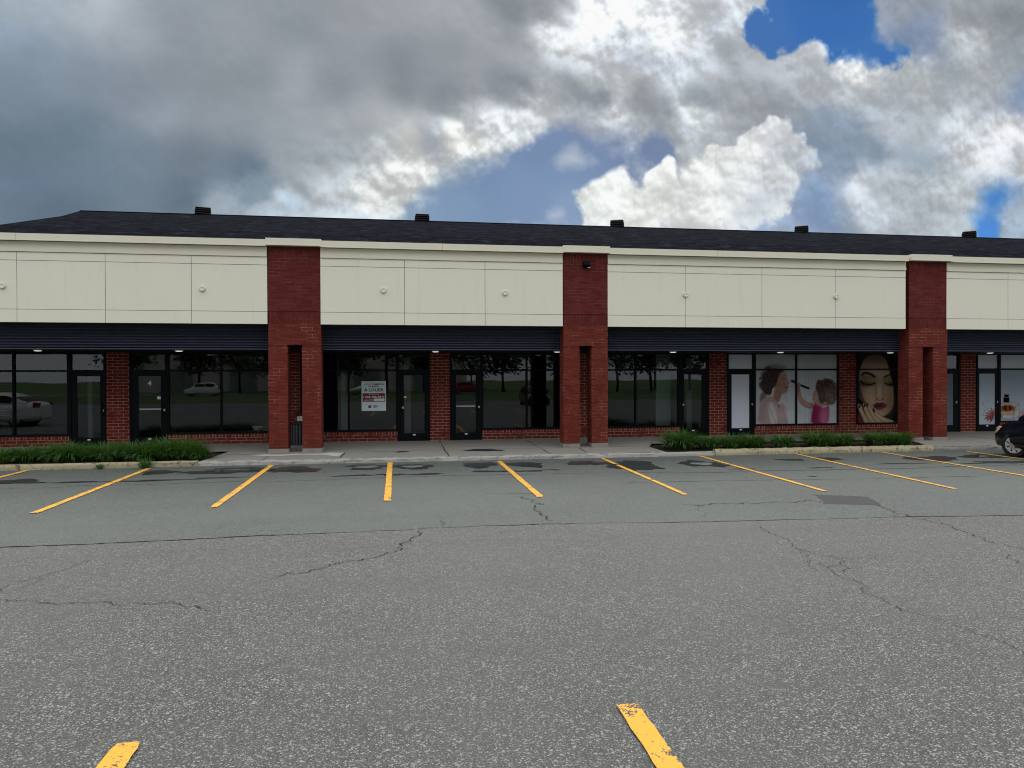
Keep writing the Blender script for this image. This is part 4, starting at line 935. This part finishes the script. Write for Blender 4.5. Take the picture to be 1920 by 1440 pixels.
for i,(x,y,s_,side_) in enumerate(CL):
    src=protos[i%4]; o=src if i<4 else src.copy()
    if i>=4: C.objects.link(o)
    o.location=(x,y,.085); k_=.98 if i>=11 else 1.0; o.scale=(s_*k_,s_*k_,s_*.78*k_); o.rotation_euler=(0,0,random.uniform(0,6.28)); 
    tag(o,'green daylily clump '+(ordl[i] if i<11 else ordr[i-11]),'plant','daylily clumps in the planting beds')
tf=clump_mesh(90,.2,9,.2).build('grass_tuft',M['blade'],None,(-5.62,17.02,.0)); tag(tf,'small grass tuft growing over the left yellow kerb by the bay line','grass tuft','weed tufts at the kerb')
tf=clump_mesh(40,.12,10,.12).build('grass_tuft',M['blade'],None,(-6.55,17.03,.0)); tag(tf,'tiny weed tuft at the foot of the left yellow kerb','grass tuft','weed tufts at the kerb')

# ------------------------------------------------------------------ cars
def make_car(name,label,paint,loc,heading,L=4.1,sedan=False,steer=0):
    """x runs from the front bumper to the rear; heading turns the whole car"""
    r=empty(name,loc,heading); tag(r,label,'car')
    import bisect
    def lerp(tab,x):
        xs=[a for a,_ in tab]; i=max(1,min(len(xs)-1,bisect.bisect(xs,x))); (a,va),(b,vb)=tab[i-1],tab[i]; f=(x-a)/(b-a); f=max(0,min(1,f)); f=f*f*(3-2*f)*.4+f*.6; return va+(vb-va)*f
    k=L/4.1
    top=[(0,.62),(.06,.70),(.35,.80),(.8,.92),(1.15,.99),(1.6,1.0),(3.2,1.02),(3.7,1.03),(4.0,.98),(4.1,.85)] if not sedan else [(0,.58),(.06,.66),(.35,.76),(.8,.86),(1.15,.94),(1.6,.96),(3.1,.98),(3.6,1.02),(3.95,1.0),(4.1,.85)]
    wid=[(0,.52),(.05,.62),(.18,.72),(.45,.80),(.9,.845),(2,.85),(3.3,.85),(3.8,.80),(4.02,.70),(4.1,.58)]
    bot=[(0,.30),(.1,.22),(.5,.20),(3.6,.20),(4.0,.26),(4.1,.34)]
    st=[0,.02,.05,.1,.18,.28,.4,.55,.7,.85,1,1.2,1.5,1.9,2.3,2.7,3.0,3.2,3.4,3.6,3.75,3.88,3.98,4.05,4.1]
    R=[]
    for x in st:
        w=lerp(wid,x); zt=lerp(top,x); zb=lerp(bot,x); h=zt-zb
        half=[(0,zb),(w*.7,zb),(w*.93,zb+.03),(w*.985,zb+h*.22),(w,zb+h*.45),(w*.995,zb+h*.66),(w*.965,zb+h*.84),(w*.90,zb+h*.945),(w*.70,zt-.004),(w*.35,zt+.012),(0,zt+.018)]
        R.append([(x*k,a,b) for a,b in half]+[(x*k,-a,b) for a,b in half[-2:0:-1]])
    t=MB(); t.rings(R,0,True)
    body=part(t,'body',paint,r)
    fx,rx=.80*k,3.32*k
    cut=MB()
    for x in (fx,rx): cut.lathe([(.355,-1.2),(.355,1.2)],(x,0,.30),'y',36)
    co=cut.build('cutter',paint)
    md=body.modifiers.new('arch','BOOLEAN'); md.operation='DIFFERENCE'; md.solver='EXACT'; md.object=co
    bpy.context.view_layer.update(); dg=bpy.context.evaluated_depsgraph_get()
    me=bpy.data.meshes.new_from_object(body.evaluated_get(dg)); body.modifiers.clear(); body.data=me; me.name='body'
    bpy.data.objects.remove(co)
    t=MB()
    for x in (fx,rx): t.lathe([(.35,-.62),(.35,.62)],(x,0,.30),'y',30)
    part(t,'wheel_well',M['plastic'],r)
    # greenhouse
    rt=[(.95,1.0),(1.25,1.16),(1.7,1.385),(2.05,1.455),(2.6,1.475),(3.2,1.45),(3.6,1.38),(3.85,1.2),(4.0,1.02)] if not sedan else [(1.0,.96),(1.35,1.14),(1.8,1.33),(2.15,1.40),(2.6,1.41),(3.0,1.36),(3.35,1.2),(3.7,1.04)]
    gs=np.linspace(rt[0][0],rt[-1][0],26); R=[]
    for x in gs:
        zt=lerp(rt,x); w=lerp(wid,x); zb=lerp(top,x)-.05; h=max(zt-zb,.02); tp=.93-.2*min(1,h/.48)
        half=[(w*.93,zb),(w*(.93*.55+tp*.45),zb+h*.5),(w*tp,zb+h*.86),(w*(tp-.10),zb+h*.97),(w*.35,zt+.005),(0,zt+.012)]
        R.append([(x*k,a,b) for a,b in half]+[(x*k,-a,b) for a,b in half[-2::-1]])
    t=MB(); t.rings(R,0,True,False); n=len(R[0])
    # windscreen and rear window take glass, side windows are their own panes
    cab=part(t,'cabin',paint,r); cab.data.materials.append(M['car_glass']); cab.data.materials.append(M['plastic'])
    for p in cab.data.polygons:
        i,j=divmod(p.index,n-1)
        xm=gs[i]
        if 2<=j<=n-4 and (xm<1.72 or xm>3.45*(.93 if sedan else 1)): p.material_index=2
    for s_ in (1,-1):
        for x0,x1 in (((1.42,2.42),(2.5,3.42)) if not sedan else ((1.55,2.4),(2.48,3.2))):
            t=MB(); A=[];Bq=[]
            for x in np.linspace(x0,x1,9):
                zt=lerp(rt,x); w=lerp(wid,x); zb=lerp(top,x)-.05; h=zt-zb; tp=.93-.2*min(1,h/.48)
                A.append((x*k,s_*(w*(.93*.92+tp*.08)+.012),zb+h*.12)); Bq.append((x*k,s_*(w*(.93*.14+tp*.86)+.012),zb+h*.80))
            for i in range(8): t.poly([A[i],A[i+1],Bq[i+1],Bq[i]] if s_>0 else [A[i+1],A[i],Bq[i],Bq[i+1]])
            part(t,'side_window',M['frame'],r)
        t=MB()
        t.rings([[(1.42*k+dx,s_*(.86+dy),1.0+dz) for dx,dz in ((0,0),(.09,-.01),(.09,.12),(.02,.13))] for dy in (0,.16)],0,False); part(t,'mirror',paint,r)
        t=MB()   # headlight wraps round the corner of the nose
        pts=[]
        for x in np.linspace(.10,.46,7):
            w=lerp(wid,x); zt=lerp(top,x); f=(x-.10)/.36; zc=zt-.13+.02*f; hh=.075*(math.sin(math.pi*min(1,f*.82+.16))**.7)
            pts.append(((x*k-.01,s_*(w*.985+.012),zc-hh),(x*k-.01,s_*(w*.93+.014),zc+hh*.9)))
        for a,b in zip(pts[:-1],pts[1:]): t.poly([a[0],b[0],b[1],a[1]] if s_>0 else [b[0],a[0],a[1],b[1]],None,0,True)
        part(t,'headlight',M['lens'],r)
        t=MB(); t.rings([[(3.93*k,s_*a,b) for a,b in ((.60,.78),(.76,.78),(.76,1.0),(.60,1.0))],[(4.09*k,s_*a,b) for a,b in ((.50,.79),(.66,.79),(.66,.97),(.50,.97))]],0,False); part(t,'tail_light',M['red'],r)
    t=MB(); t.box(-.012,.02,-.34,.34,.44,.56); t.box(-.006,.03,-.46,.46,.26,.36); part(t,'grille',M['plastic'],r)
    for x in (fx,rx):
        for s_ in (1,-1):
            y0=s_*.70
            t=MB(); R_=[]
            for rr,d in ((.20,-.085),(.27,-.095),(.295,-.08),(.302,-.04),(.302,.04),(.295,.08),(.27,.095),(.20,.085)): R_.append((rr,d*1.0))
            t.lathe([(a,b) for a,b in R_],(x,y0,.302),'y',36,cap=False); w_=part(t,'wheel',M['tyre'],r)
            t=MB(); oy=y0+s_*.082
            t.lathe([(.205,-s_*.03),(.205,s_*.006),(.192,s_*.008),(.185,-s_*.02)],(x,oy,.302),'y',36,cap=False)
            for q in range(8):
                a0=2*math.pi*q/8; P4=[]
                for rr,hw in ((.05,.024),(.12,.040),(.195,.052)):
                    P4.append([(x+rr*math.cos(a0)-hw*math.sin(a0)*sg,oy+s_*(.012 if rr>.1 else .02)-dd*s_,.302+rr*math.sin(a0)+hw*math.cos(a0)*sg) for sg,dd in ((-1,.02),(-1,0),(1,0),(1,.02))])
                t.rings(P4,0,False)
            t.lathe([(.058,s_*.0),(.055,s_*.026),(.03,s_*.032),(.001,s_*.032)],(x,oy,.302),'y',20,cap=False)
            rim_=part(t,'rim',M['silver'],w_)
            t=MB(); t.lathe([(.2,0),(.001,0)],(x,oy-s_*.04,.302),'y',24,cap=False); part(t,'brake_disc',M['plastic'],w_)
            if x==fx and steer: w_.matrix_local=Matrix.Translation((x,y0,0))@Matrix.Rotation(rad(steer),4,'Z')@Matrix.Translation((-x,-y0,0))
    return r
hd=rad(-92)
def car_at(wx,wy,hd,fx,side):   # place so that the near front wheel stands at (wx,wy)
    c,s=math.cos(hd),math.sin(hd); lx,ly=fx,side*.78; return (wx-(c*lx-s*ly),wy-(s*lx+c*ly),0.004)
make_car('parked_car','black hatchback with silver wheels at the right edge, nose towards the shops',M['car_black'],car_at(14.80,15.45,hd,.80,-1),hd,steer=20)

# ------------------------------------------------------------------ across the lot, seen only as reflections in the shop glass
sheet('lawn',[(-70,-44),(70,-44),(70,-19),(-70,-19)],.02,M['lawn'],'green lawn across the car park, mirrored in the shop glass','lawn')
sheet('street',[(-120,-56),(120,-56),(120,-44),(-120,-44)],.03,M['asphalt_new'],'street beyond the lawn, mirrored in the shop glass','street')
def tree(x,y,h,seed,label):
    rd=random.Random(seed); r=empty('broadleaf_tree',(x,y,0)); tag(r,label,'tree','trees across the street')
    t=MB(); t.tube([(0,0,0),(.1,.05,h*.3),(0,.1,h*.62)],[.22,.16,.07],8)
    for k in range(6):
        a=rd.uniform(0,6.28); t.tube([(0,.05,h*rd.uniform(.25,.4)),(math.cos(a)*h*.13,math.sin(a)*h*.13,h*.55),(math.cos(a)*h*.22,math.sin(a)*h*.22,h*.72)],[.09,.05,.02],6)
    part(t,'trunk',M['bark'],r)
    t=MB()
    for c in range(60):
        a=rd.uniform(0,6.28); el=rd.uniform(-.95,1.4); q=rd.uniform(.35,1); cx,cy,cz=math.cos(a)*math.cos(el)*h*.34*q*rd.uniform(.7,1.15),math.sin(a)*math.cos(el)*h*.30*q,h*.55+math.sin(el)*h*.42*q; v=rd.random()
        for _ in range(42):
            p=Vector((cx+rd.gauss(0,h*.05),cy+rd.gauss(0,h*.05),cz+rd.gauss(0,h*.045))); s_=rd.uniform(.12,.30); d=Vector((rd.gauss(0,1),rd.gauss(0,1),rd.gauss(0,1))).normalized(); u=d.orthogonal().normalized()*s_; w=d.cross(u).normalized()*s_*.6
            t.poly([p-u,p-w,p+u,p+w],[(v,0)]*4)
    part(t,'crown',M['leaf'],r); return r
t0=tree(-31,-46,9,20,'broadleaf tree across the street, seen only as a dim reflection in the shop glass')
t1=tree(-12,-60,12,21,'broadleaf tree across the street, seen only as a dim reflection in the shop glass')
for i in range(20):
    c=copy_tree((t0,t1)[i%2]); c.location=(-26+i*4.9+random.uniform(-1.5,1.5),-47-random.uniform(0,1)*16,0); k=random.uniform(.75,1.15); c.scale=(k*1.15,k*1.15,k); c.rotation_euler=(0,0,random.uniform(0,6))
wh=empty('warehouse',(-14,-78,0)); tag(wh,'low pale warehouse across the street mirrored in the left windows','building')
t=MB(); t.box(-24,24,-9,9,0,6.5); part(t,'wall',plain('warehouse_siding',(.42,.40,.36),.7),wh)
t=MB(); t.box(-24.3,24.3,-9.3,9.3,6.5,6.9); part(t,'roof',M['frame'],wh)
for x in (-18,-9,0,9,18):
    t=MB(); t.box(x-2,x+2,9.0,9.06,0,3.4); part(t,'door',M['partition'],wh)
make_car('parked_car','white sedan mirrored low in the far left shop window',M['car_white'],(-19.5,8.6,.004),rad(0),4.5,True)
make_car('parked_car','dark sedan in the far bays, mirrored right of the middle brick pillar',M['car_black'],(9.5,-6.5,.004),rad(-90),4.4,True)
make_car('parked_car','silver sedan on the street mirrored behind the lease sign',M['silver'],(-6,-43,.035),rad(0),4.4,True)
make_car('parked_car','red hatchback on the street mirrored in the middle shop',M['red'],(10,-43.5,.035),rad(180),4.1)
make_car('parked_car','white hatchback on the street mirrored in the left door',M['car_white'],(-24,-43,.035),rad(0),4.1)

# ------------------------------------------------------------------ sky and light
#SKY#
SKY_CLOUD=[(-491,473,165,180,190),(-492,439,140,160,185),(-435,470,165,180,190),(-378,481,178,187,197),(-461,401,128,148,168),(-486,359,118,138,155),(-487,305,98,120,138),(-424,314,102,124,144),(-405,384,125,142,160),(-340,450,155,165,175),(-288,453,140,148,160),(-341,381,130,142,156),(-288,405,135,145,155),(-242,372,132,141,150),(-208,459,148,156,165),(-139,464,138,147,156),(-141,400,165,172,180),(-136,382,158,166,174),(-174,398,134,143,152),(-105,395,128,137,147),(-302,347,150,163,175),(-242,337,145,155,165),(-276,287,108,124,140),(-209,268,98,118,138),(-341,284,112,132,152),(-406,261,105,128,148),(-469,251,100,124,148),(-438,219,92,115,135),(-276,236,95,115,132),(-133,293,150,158,166),(-106,273,162,170,176),(-84,317,155,164,172),(-209,227,155,170,182),(-134,230,178,192,200),(-175,245,120,138,154),(-175,213,175,188,198),(-62,505,150,155,162),(9,503,158,162,170),(75,508,166,169,176),(112,481,162,167,174),(157,514,130,138,145),(219,526,140,145,152),(9,430,130,138,146),(82,442,138,145,152),(9,387,125,134,142),(75,376,123,131,139),(112,415,148,153,160),(157,395,133,140,148),(172,441,155,160,166),(234,494,218,221,223),(250,468,215,218,220),(328,520,222,225,228),(377,485,206,211,215),(409,533,220,222,224),(265,424,190,195,200),(328,428,206,209,213),(368,446,188,194,202),(265,386,138,145,153),(344,390,148,154,160),(385,389,155,160,168),(304,407,200,204,208),(-35,344,170,176,180),(-42,329,205,209,210),(1,326,218,221,219),(-63,332,165,172,178),(52,323,178,185,193),(97,314,228,229,225),(23,292,222,224,222),(-21,272,212,214,213),(-64,263,182,188,192),(-35,245,192,200,206),(157,339,218,221,223),(187,344,205,209,212),(257,358,170,176,184),(288,360,205,208,210),(426,511,218,221,223),(492,524,196,201,207),(534,543,205,210,215),(425,434,196,201,207),(509,415,158,164,170),(559,410,153,159,166),(525,391,153,158,164),(454,408,148,156,164),(434,378,218,223,225),(467,459,200,205,210),(509,470,170,176,183),(594,436,172,177,183),(628,462,190,196,202),(672,458,222,224,224),(646,423,180,186,192),(717,411,180,188,195),(761,470,200,205,209),(771,450,185,190,195),(816,432,175,182,188),(789,529,130,145,170),(770,507,125,143,172),(761,560,148,156,168),(881,560,150,156,162),(937,556,138,144,148),(881,525,188,193,196),(956,499,160,168,176),(909,463,170,176,182),(976,433,140,156,184),(807,383,170,178,184),(891,393,196,201,204),(957,390,206,207,209),(762,372,175,182,190),(637,366,145,160,178),(681,352,135,153,172),(611,325,133,150,170),(664,311,135,152,172),(735,330,140,156,172),(816,342,150,163,176),(909,346,202,205,207),(594,292,150,168,192),(620,253,132,156,190),(717,281,197,202,206),(699,260,188,194,200),(771,283,175,183,190),(735,241,190,196,201),(826,252,175,184,190),(957,256,165,180,195),(844,302,185,192,196),(938,230,160,178,195),(672,247,150,168,190)]
SKY_CUM=[(340,325,222,224,224),(328,309,215,217,216),(288,269,218,221,217),(265,261,222,224,220),(376,299,232,233,229),(372,280,222,223,219),(344,240,216,217,213),(312,220,218,219,216),(425,286,214,215,213),(467,295,227,229,226),(509,328,230,230,228),(525,362,224,226,226),(577,359,216,217,219),(559,323,196,198,202),(551,287,206,209,209),(534,258,192,196,200),(450,240,219,220,217),(392,223,208,210,210),(551,239,202,206,207),(602,309,190,196,202),(492,273,212,213,212),(280,212,218,220,218)]
SKY_BLUE=[(646,615,54,100,168),(646,535,60,109,177),(717,492,64,114,180),(534,519,70,114,178),(97,295,122,143,174),(111,270,118,142,176),(157,253,125,148,182),(74,246,127,152,182),(23,226,132,158,184),(187,299,118,140,175),(249,332,122,140,172),(328,342,112,129,162),(376,330,118,136,168),(233,233,135,158,190),(218,278,122,146,180),(910,288,78,134,200),(896,237,82,142,215),(938,272,76,130,198),(509,674,52,98,165),(1153,348,80,130,195)]
SKY_POLY={'a': [(534,668),(561,560),(556,533),(532,528),(515,524),(512,510),(525,498),(542,486),(553,478),(566,488),(587,480),(611,494),(628,487),(631,472),(642,467),(659,472),(681,479),(717,477),(742,474),(761,485),(770,498),(742,506),(724,523),(730,549),(716,572),(734,687)],'b': [(891,294),(921,302),(952,301),(969,292),(955,276),(931,257),(921,234),(905,211),(884,207),(880,252),(898,264)],'c': [(-10,196),(2,224),(19,247),(48,265),(74,286),(100,301),(134,304),(168,315),(195,336),(218,350),(245,350),(274,345),(288,351),(316,354),(340,347),(364,344),(386,332),(391,315),(376,310),(356,291),(328,205)],'s': [(230,305),(238,312),(251,314),(263,310),(274,312),(282,306),(279,297),(257,293),(235,295)],'cu': [(247,199),(252,220),(261,232),(249,243),(248,258),(265,271),(282,274),(303,295),(311,318),(322,332),(336,335),(341,319),(336,299),(341,275),(349,274),(349,292),(359,305),(376,309),(391,303),(396,292),(412,296),(427,314),(450,331),(477,336),(493,332),(497,355),(515,371),(542,377),(570,377),(585,364),(583,338),(599,324),(623,321),(627,308),(604,294),(590,275),(583,257),(573,234),(553,227),(542,207)],'d': [(204,225),(212,230),(222,232),(230,230),(224,224),(213,221)]}
# the sky panorama over the building: painted in tangent-plane directions (x/y, z/y) of the world, thousandths
def bilin(A,y,x):
    h,w=A.shape[:2]; y=np.clip(y,0,h-1.001); x=np.clip(x,0,w-1.001); i=y.astype(int); j=x.astype(int); fy=(y-i)[...,None]; fx=(x-j)[...,None]
    return (A[i,j]*(1-fx)+A[i,j+1]*fx)*(1-fy)+(A[i+1,j]*(1-fx)+A[i+1,j+1]*fx)*fy
P0,P1,Q0,Q1=-1000,1700,0,860; RES=.80
def build_sky():
    w,h=int((P1-P0)*RES),int((Q1-Q0)*RES)
    def rbf(pts,pw,k=8,eps=160):
        hh,ww=h//k,w//k; Y,X=np.mgrid[0:hh,0:ww]; X=P0+(X+.5)*k/RES; Y=Q0+(Y+.5)*k/RES
        num=np.zeros((hh,ww,3)); den=np.zeros((hh,ww))
        for p,q,r,g,b in pts:
            wt=1/((X-p)**2+((Y-q)*1.25)**2+eps)**pw; den+=wt; num+=wt[...,None]*np.array([r,g,b])
        return num/den[...,None]
    k=8
    Y,X=np.mgrid[0:h,0:w].astype(np.float32)
    n1=fbm(h,w,150,8,.56,3); n2=fbm(h,w,150,8,.56,4); b1=fbm(h,w,70,7,.58,5,True); b2=fbm(h,w,90,7,.6,6); b3=fbm(h,w,34,5,.6,12); b4=fbm(h,w,44,5,.55,31,True)
    # how ragged the air is: calm under the grey deck at the left, broken elsewhere
    px=P0+X/RES; qy=Q0+Y/RES
    edge_=np.interp(qy,[0,250,300,370,440,900],[-190,-150,-60,180,240,300]); calm=np.clip((edge_-px)/200,0,.86)
    rag=1-calm
    wx=n1*24*(.35+rag*.65)+b2*8*rag+b3*3*rag; wy=n2*18*(.35+rag*.65)-b1*9*rag+b3*2.5*rag
    cl=bilin(rbf(SKY_CLOUD,1.9),(Y+wy)/k-.5,(X+wx)/k-.5); cu=bilin(rbf(SKY_CUM,1.6),(Y+wy*.7)/k-.5,(X+wx*.7)/k-.5); bl=bilin(rbf(SKY_BLUE,1.3),(Y+wy*.6)/k-.5,(X+wx*.6)/k-.5)
    cs=bilin(rbf(SKY_CLOUD,1.8,8,900),(Y+wy*1.3)/k-.5,(X+wx*1.3)/k-.5); cf=np.clip(calm*1.2,0,1)[...,None]; cl=cl*(1-cf)+cs*cf
    # relief: the same billows compared with themselves a little towards the sun
    def relief(f,d): return f-np.roll(np.roll(f,-d,0),-d//3,1)
    b5=fbm(h,w,120,7,.60,41,True)
    rel=relief(b1,7)*.6+relief(n1,10)*.8+relief(b2,5)*.7+relief(b5,9)*.7
    det=b2*.5+b3*.45+n1*.3+b5*.45
    lumc=cl.mean(-1,keepdims=True)/255
    white=np.clip((lumc-.60)*4.0,0,1)
    shp=np.tanh(1.5*(det*.6+rel*.9))[...,None]
    amp=(.030+.10*rag)[...,None]*(.5+.75*white)
    cl=cl*(1+amp*shp)
    cl=np.where(cl>196,196+(cl-196)*(1+.45*rag[...,None]),cl)
    cl=cl+np.clip((b1*.5+b5*.6+.1)*rag,-.25,.9)[...,None]*white*15
    big=relief(fbm(h,w,110,4,.5,21,True),16)
    cu=218+(cu-211)*1.5; cu=cu*np.array([.99,.995,1.005])
    cu=cu*(1+.125*np.tanh(1.4*(rel*.8+det*.35+relief(b4,5)*.7))[...,None]+(.05*big+.03*b4)[...,None])
    def mask(name,warp,soft,ss=0):
        pts=[((p-P0)*RES,(q-Q0)*RES) for p,q in SKY_POLY[name]]
        d=np.empty((h,w),np.float32); d[:]=999
        xs=[p[0] for p in pts]; ys=[p[1] for p in pts]; m=90
        x0,x1,y0,y1=max(0,int(min(xs)-m)),min(w,int(max(xs)+m)),max(0,int(min(ys)-m)),min(h,int(max(ys)+m))
        sl=(slice(y0,y1),slice(x0,x1))
        d[sl]=pol_sdf((X+wx*ss)[sl],(Y+wy*ss)[sl],chaikin(pts,2))
        d=d+warp
        return np.clip(.5-d/(2*soft),0,1)[...,None]
    out=cl
    wisp=b2*8+b1*6+b3*5+n1*4
    soft=4+np.clip(b2+.5,0,2)*9
    for nm in ('a','b','c'):
        a=mask(nm,wisp*(1.0 if nm!='c' else 1.25),soft if nm!='c' else soft*1.5,.25); a=a*a*(3-2*a)
        out=out*(1-a)+bl*a
    a=mask('s',wisp,9,.2)*.75; out=out*(1-a)+a*(np.array([188,196,206.])+(rel*14)[...,None])
    a=mask('d',wisp*.6,7,.2)*.7; out=out*(1-a)+a*np.array([205,210,214.])
    a=mask('cu',b1*6-b4*8+b2*3+b3*2.2,2.4+np.clip(b2+.2,0,2)*4.5,.18); edge=4*a*(1-a)
    out=out*(1-a)+cu*a
    g_=out.mean(-1,keepdims=True); cc=np.clip(calm*1.1,0,1)[...,None]*.30; out=out*(1-cc)+cc*(g_+np.array([-4.,0.,5.]))
    out=np.clip(out,0,250)/255
    lin=np.where(out<=.04045,out/12.92,((out+.055)/1.055)**2.4)
    img=bpy.data.images.new('sky_panorama',w,h,alpha=False,float_buffer=True); img.colorspace_settings.name='Linear Rec.709'
    buf=np.ones((h,w,4),np.float32); buf[...,:3]=lin; img.pixels.foreach_set(buf.ravel()); img.update(); img.pack()
    return img
w=bpy.data.worlds.new('World'); scene.world=w; w.use_nodes=True
T=NT(w.node_tree)
for n in list(w.node_tree.nodes): w.node_tree.nodes.remove(n)
out=w.node_tree.nodes.new('ShaderNodeOutputWorld')
SUN_EL,SUN_AZ=58.0,12.0      # azimuth measured from +Y towards +X
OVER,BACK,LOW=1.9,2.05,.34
gen=T.node('ShaderNodeTexCoord').outputs['Generated']
sep=T.node('ShaderNodeSeparateXYZ',{0:gen}); dx,dy,dz=[T.val(sep.outputs[i]) for i in range(3)]
ys=T.math('MAXIMUM',dy,.02); p=T.math('DIVIDE',dx,ys); q=T.math('DIVIDE',dz,ys)
uvx=(p*1000-P0)*(1/(P1-P0)); uvy=(q*1000-Q0)*(1/(Q1-Q0))
tx=T.node('ShaderNodeTexImage',{'Vector':T.node('ShaderNodeCombineXYZ',{0:uvx,1:uvy}).outputs[0]}); tx.image=build_sky(); tx.extension='EXTEND'; tx.interpolation='Cubic'
sky=T.node('ShaderNodeTexSky'); sky.sky_type='NISHITA'; sky.sun_disc=False; sky.sun_elevation=rad(SUN_EL); sky.sun_rotation=rad(SUN_AZ)
inside=T.sstep(p,-.98,-.75)*T.sstep(p*-1.0,-1.68,-1.35)*T.sstep(q*-1.0,-.80,-.585)*T.sstep(dy,.02,.2)
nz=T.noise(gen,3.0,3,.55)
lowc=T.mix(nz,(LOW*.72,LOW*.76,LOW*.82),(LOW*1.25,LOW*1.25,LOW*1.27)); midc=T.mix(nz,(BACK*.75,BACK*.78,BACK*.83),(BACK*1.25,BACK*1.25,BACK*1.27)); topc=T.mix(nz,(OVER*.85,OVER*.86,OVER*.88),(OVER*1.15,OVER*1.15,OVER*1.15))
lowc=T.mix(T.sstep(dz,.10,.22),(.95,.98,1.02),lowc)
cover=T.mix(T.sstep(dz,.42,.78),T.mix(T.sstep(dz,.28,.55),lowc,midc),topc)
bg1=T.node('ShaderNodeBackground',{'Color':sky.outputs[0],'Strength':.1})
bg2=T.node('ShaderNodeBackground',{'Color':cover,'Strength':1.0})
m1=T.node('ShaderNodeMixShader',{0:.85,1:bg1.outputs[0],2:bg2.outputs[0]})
bg3=T.node('ShaderNodeBackground',{'Color':tx.outputs[0],'Strength':1.0})
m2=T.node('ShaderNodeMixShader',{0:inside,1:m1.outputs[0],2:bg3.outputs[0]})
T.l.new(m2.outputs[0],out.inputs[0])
w.cycles.sampling_method='MANUAL'; w.cycles.sample_map_resolution=512
sl=bpy.data.lights.new('sun','SUN'); sl.energy=1.1; sl.angle=rad(35); sl.color=(1,.96,.9)
so=bpy.data.objects.new('sun',sl); C.objects.link(so)
d=Vector((math.sin(rad(SUN_AZ))*math.cos(rad(SUN_EL)),math.cos(rad(SUN_AZ))*math.cos(rad(SUN_EL)),math.sin(rad(SUN_EL))))
so.rotation_euler=d.to_track_quat('Z','Y').to_euler(); so.location=d*60

# ------------------------------------------------------------------ camera
cam=bpy.data.cameras.new('camera'); co=bpy.data.objects.new('camera',cam); C.objects.link(co); scene.camera=co
cam.sensor_width=36; cam.lens=36*1345.97/1920; cam.clip_end=2000; cam.clip_start=.05
y_,p_,r_=rad(8.846),rad(-.5404),rad(.1965)
f=Vector((math.sin(y_)*math.cos(p_),math.cos(y_)*math.cos(p_),math.sin(p_))); rt=Vector((math.cos(y_),-math.sin(y_),0)); up=rt.cross(f)
r2=rt*math.cos(r_)-up*math.sin(r_); u2=up*math.cos(r_)+rt*math.sin(r_)
mw=Matrix((( r2.x,u2.x,-f.x,0),(r2.y,u2.y,-f.y,0),(r2.z,u2.z,-f.z,2.0),(0,0,0,1))); co.matrix_world=mw
scene.view_settings.view_transform='Standard'; scene.view_settings.look='None'; scene.view_settings.exposure=0; scene.view_settings.gamma=1
scene.cycles.filter_width=1.1
scene.render.resolution_x=1024; scene.render.resolution_y=768
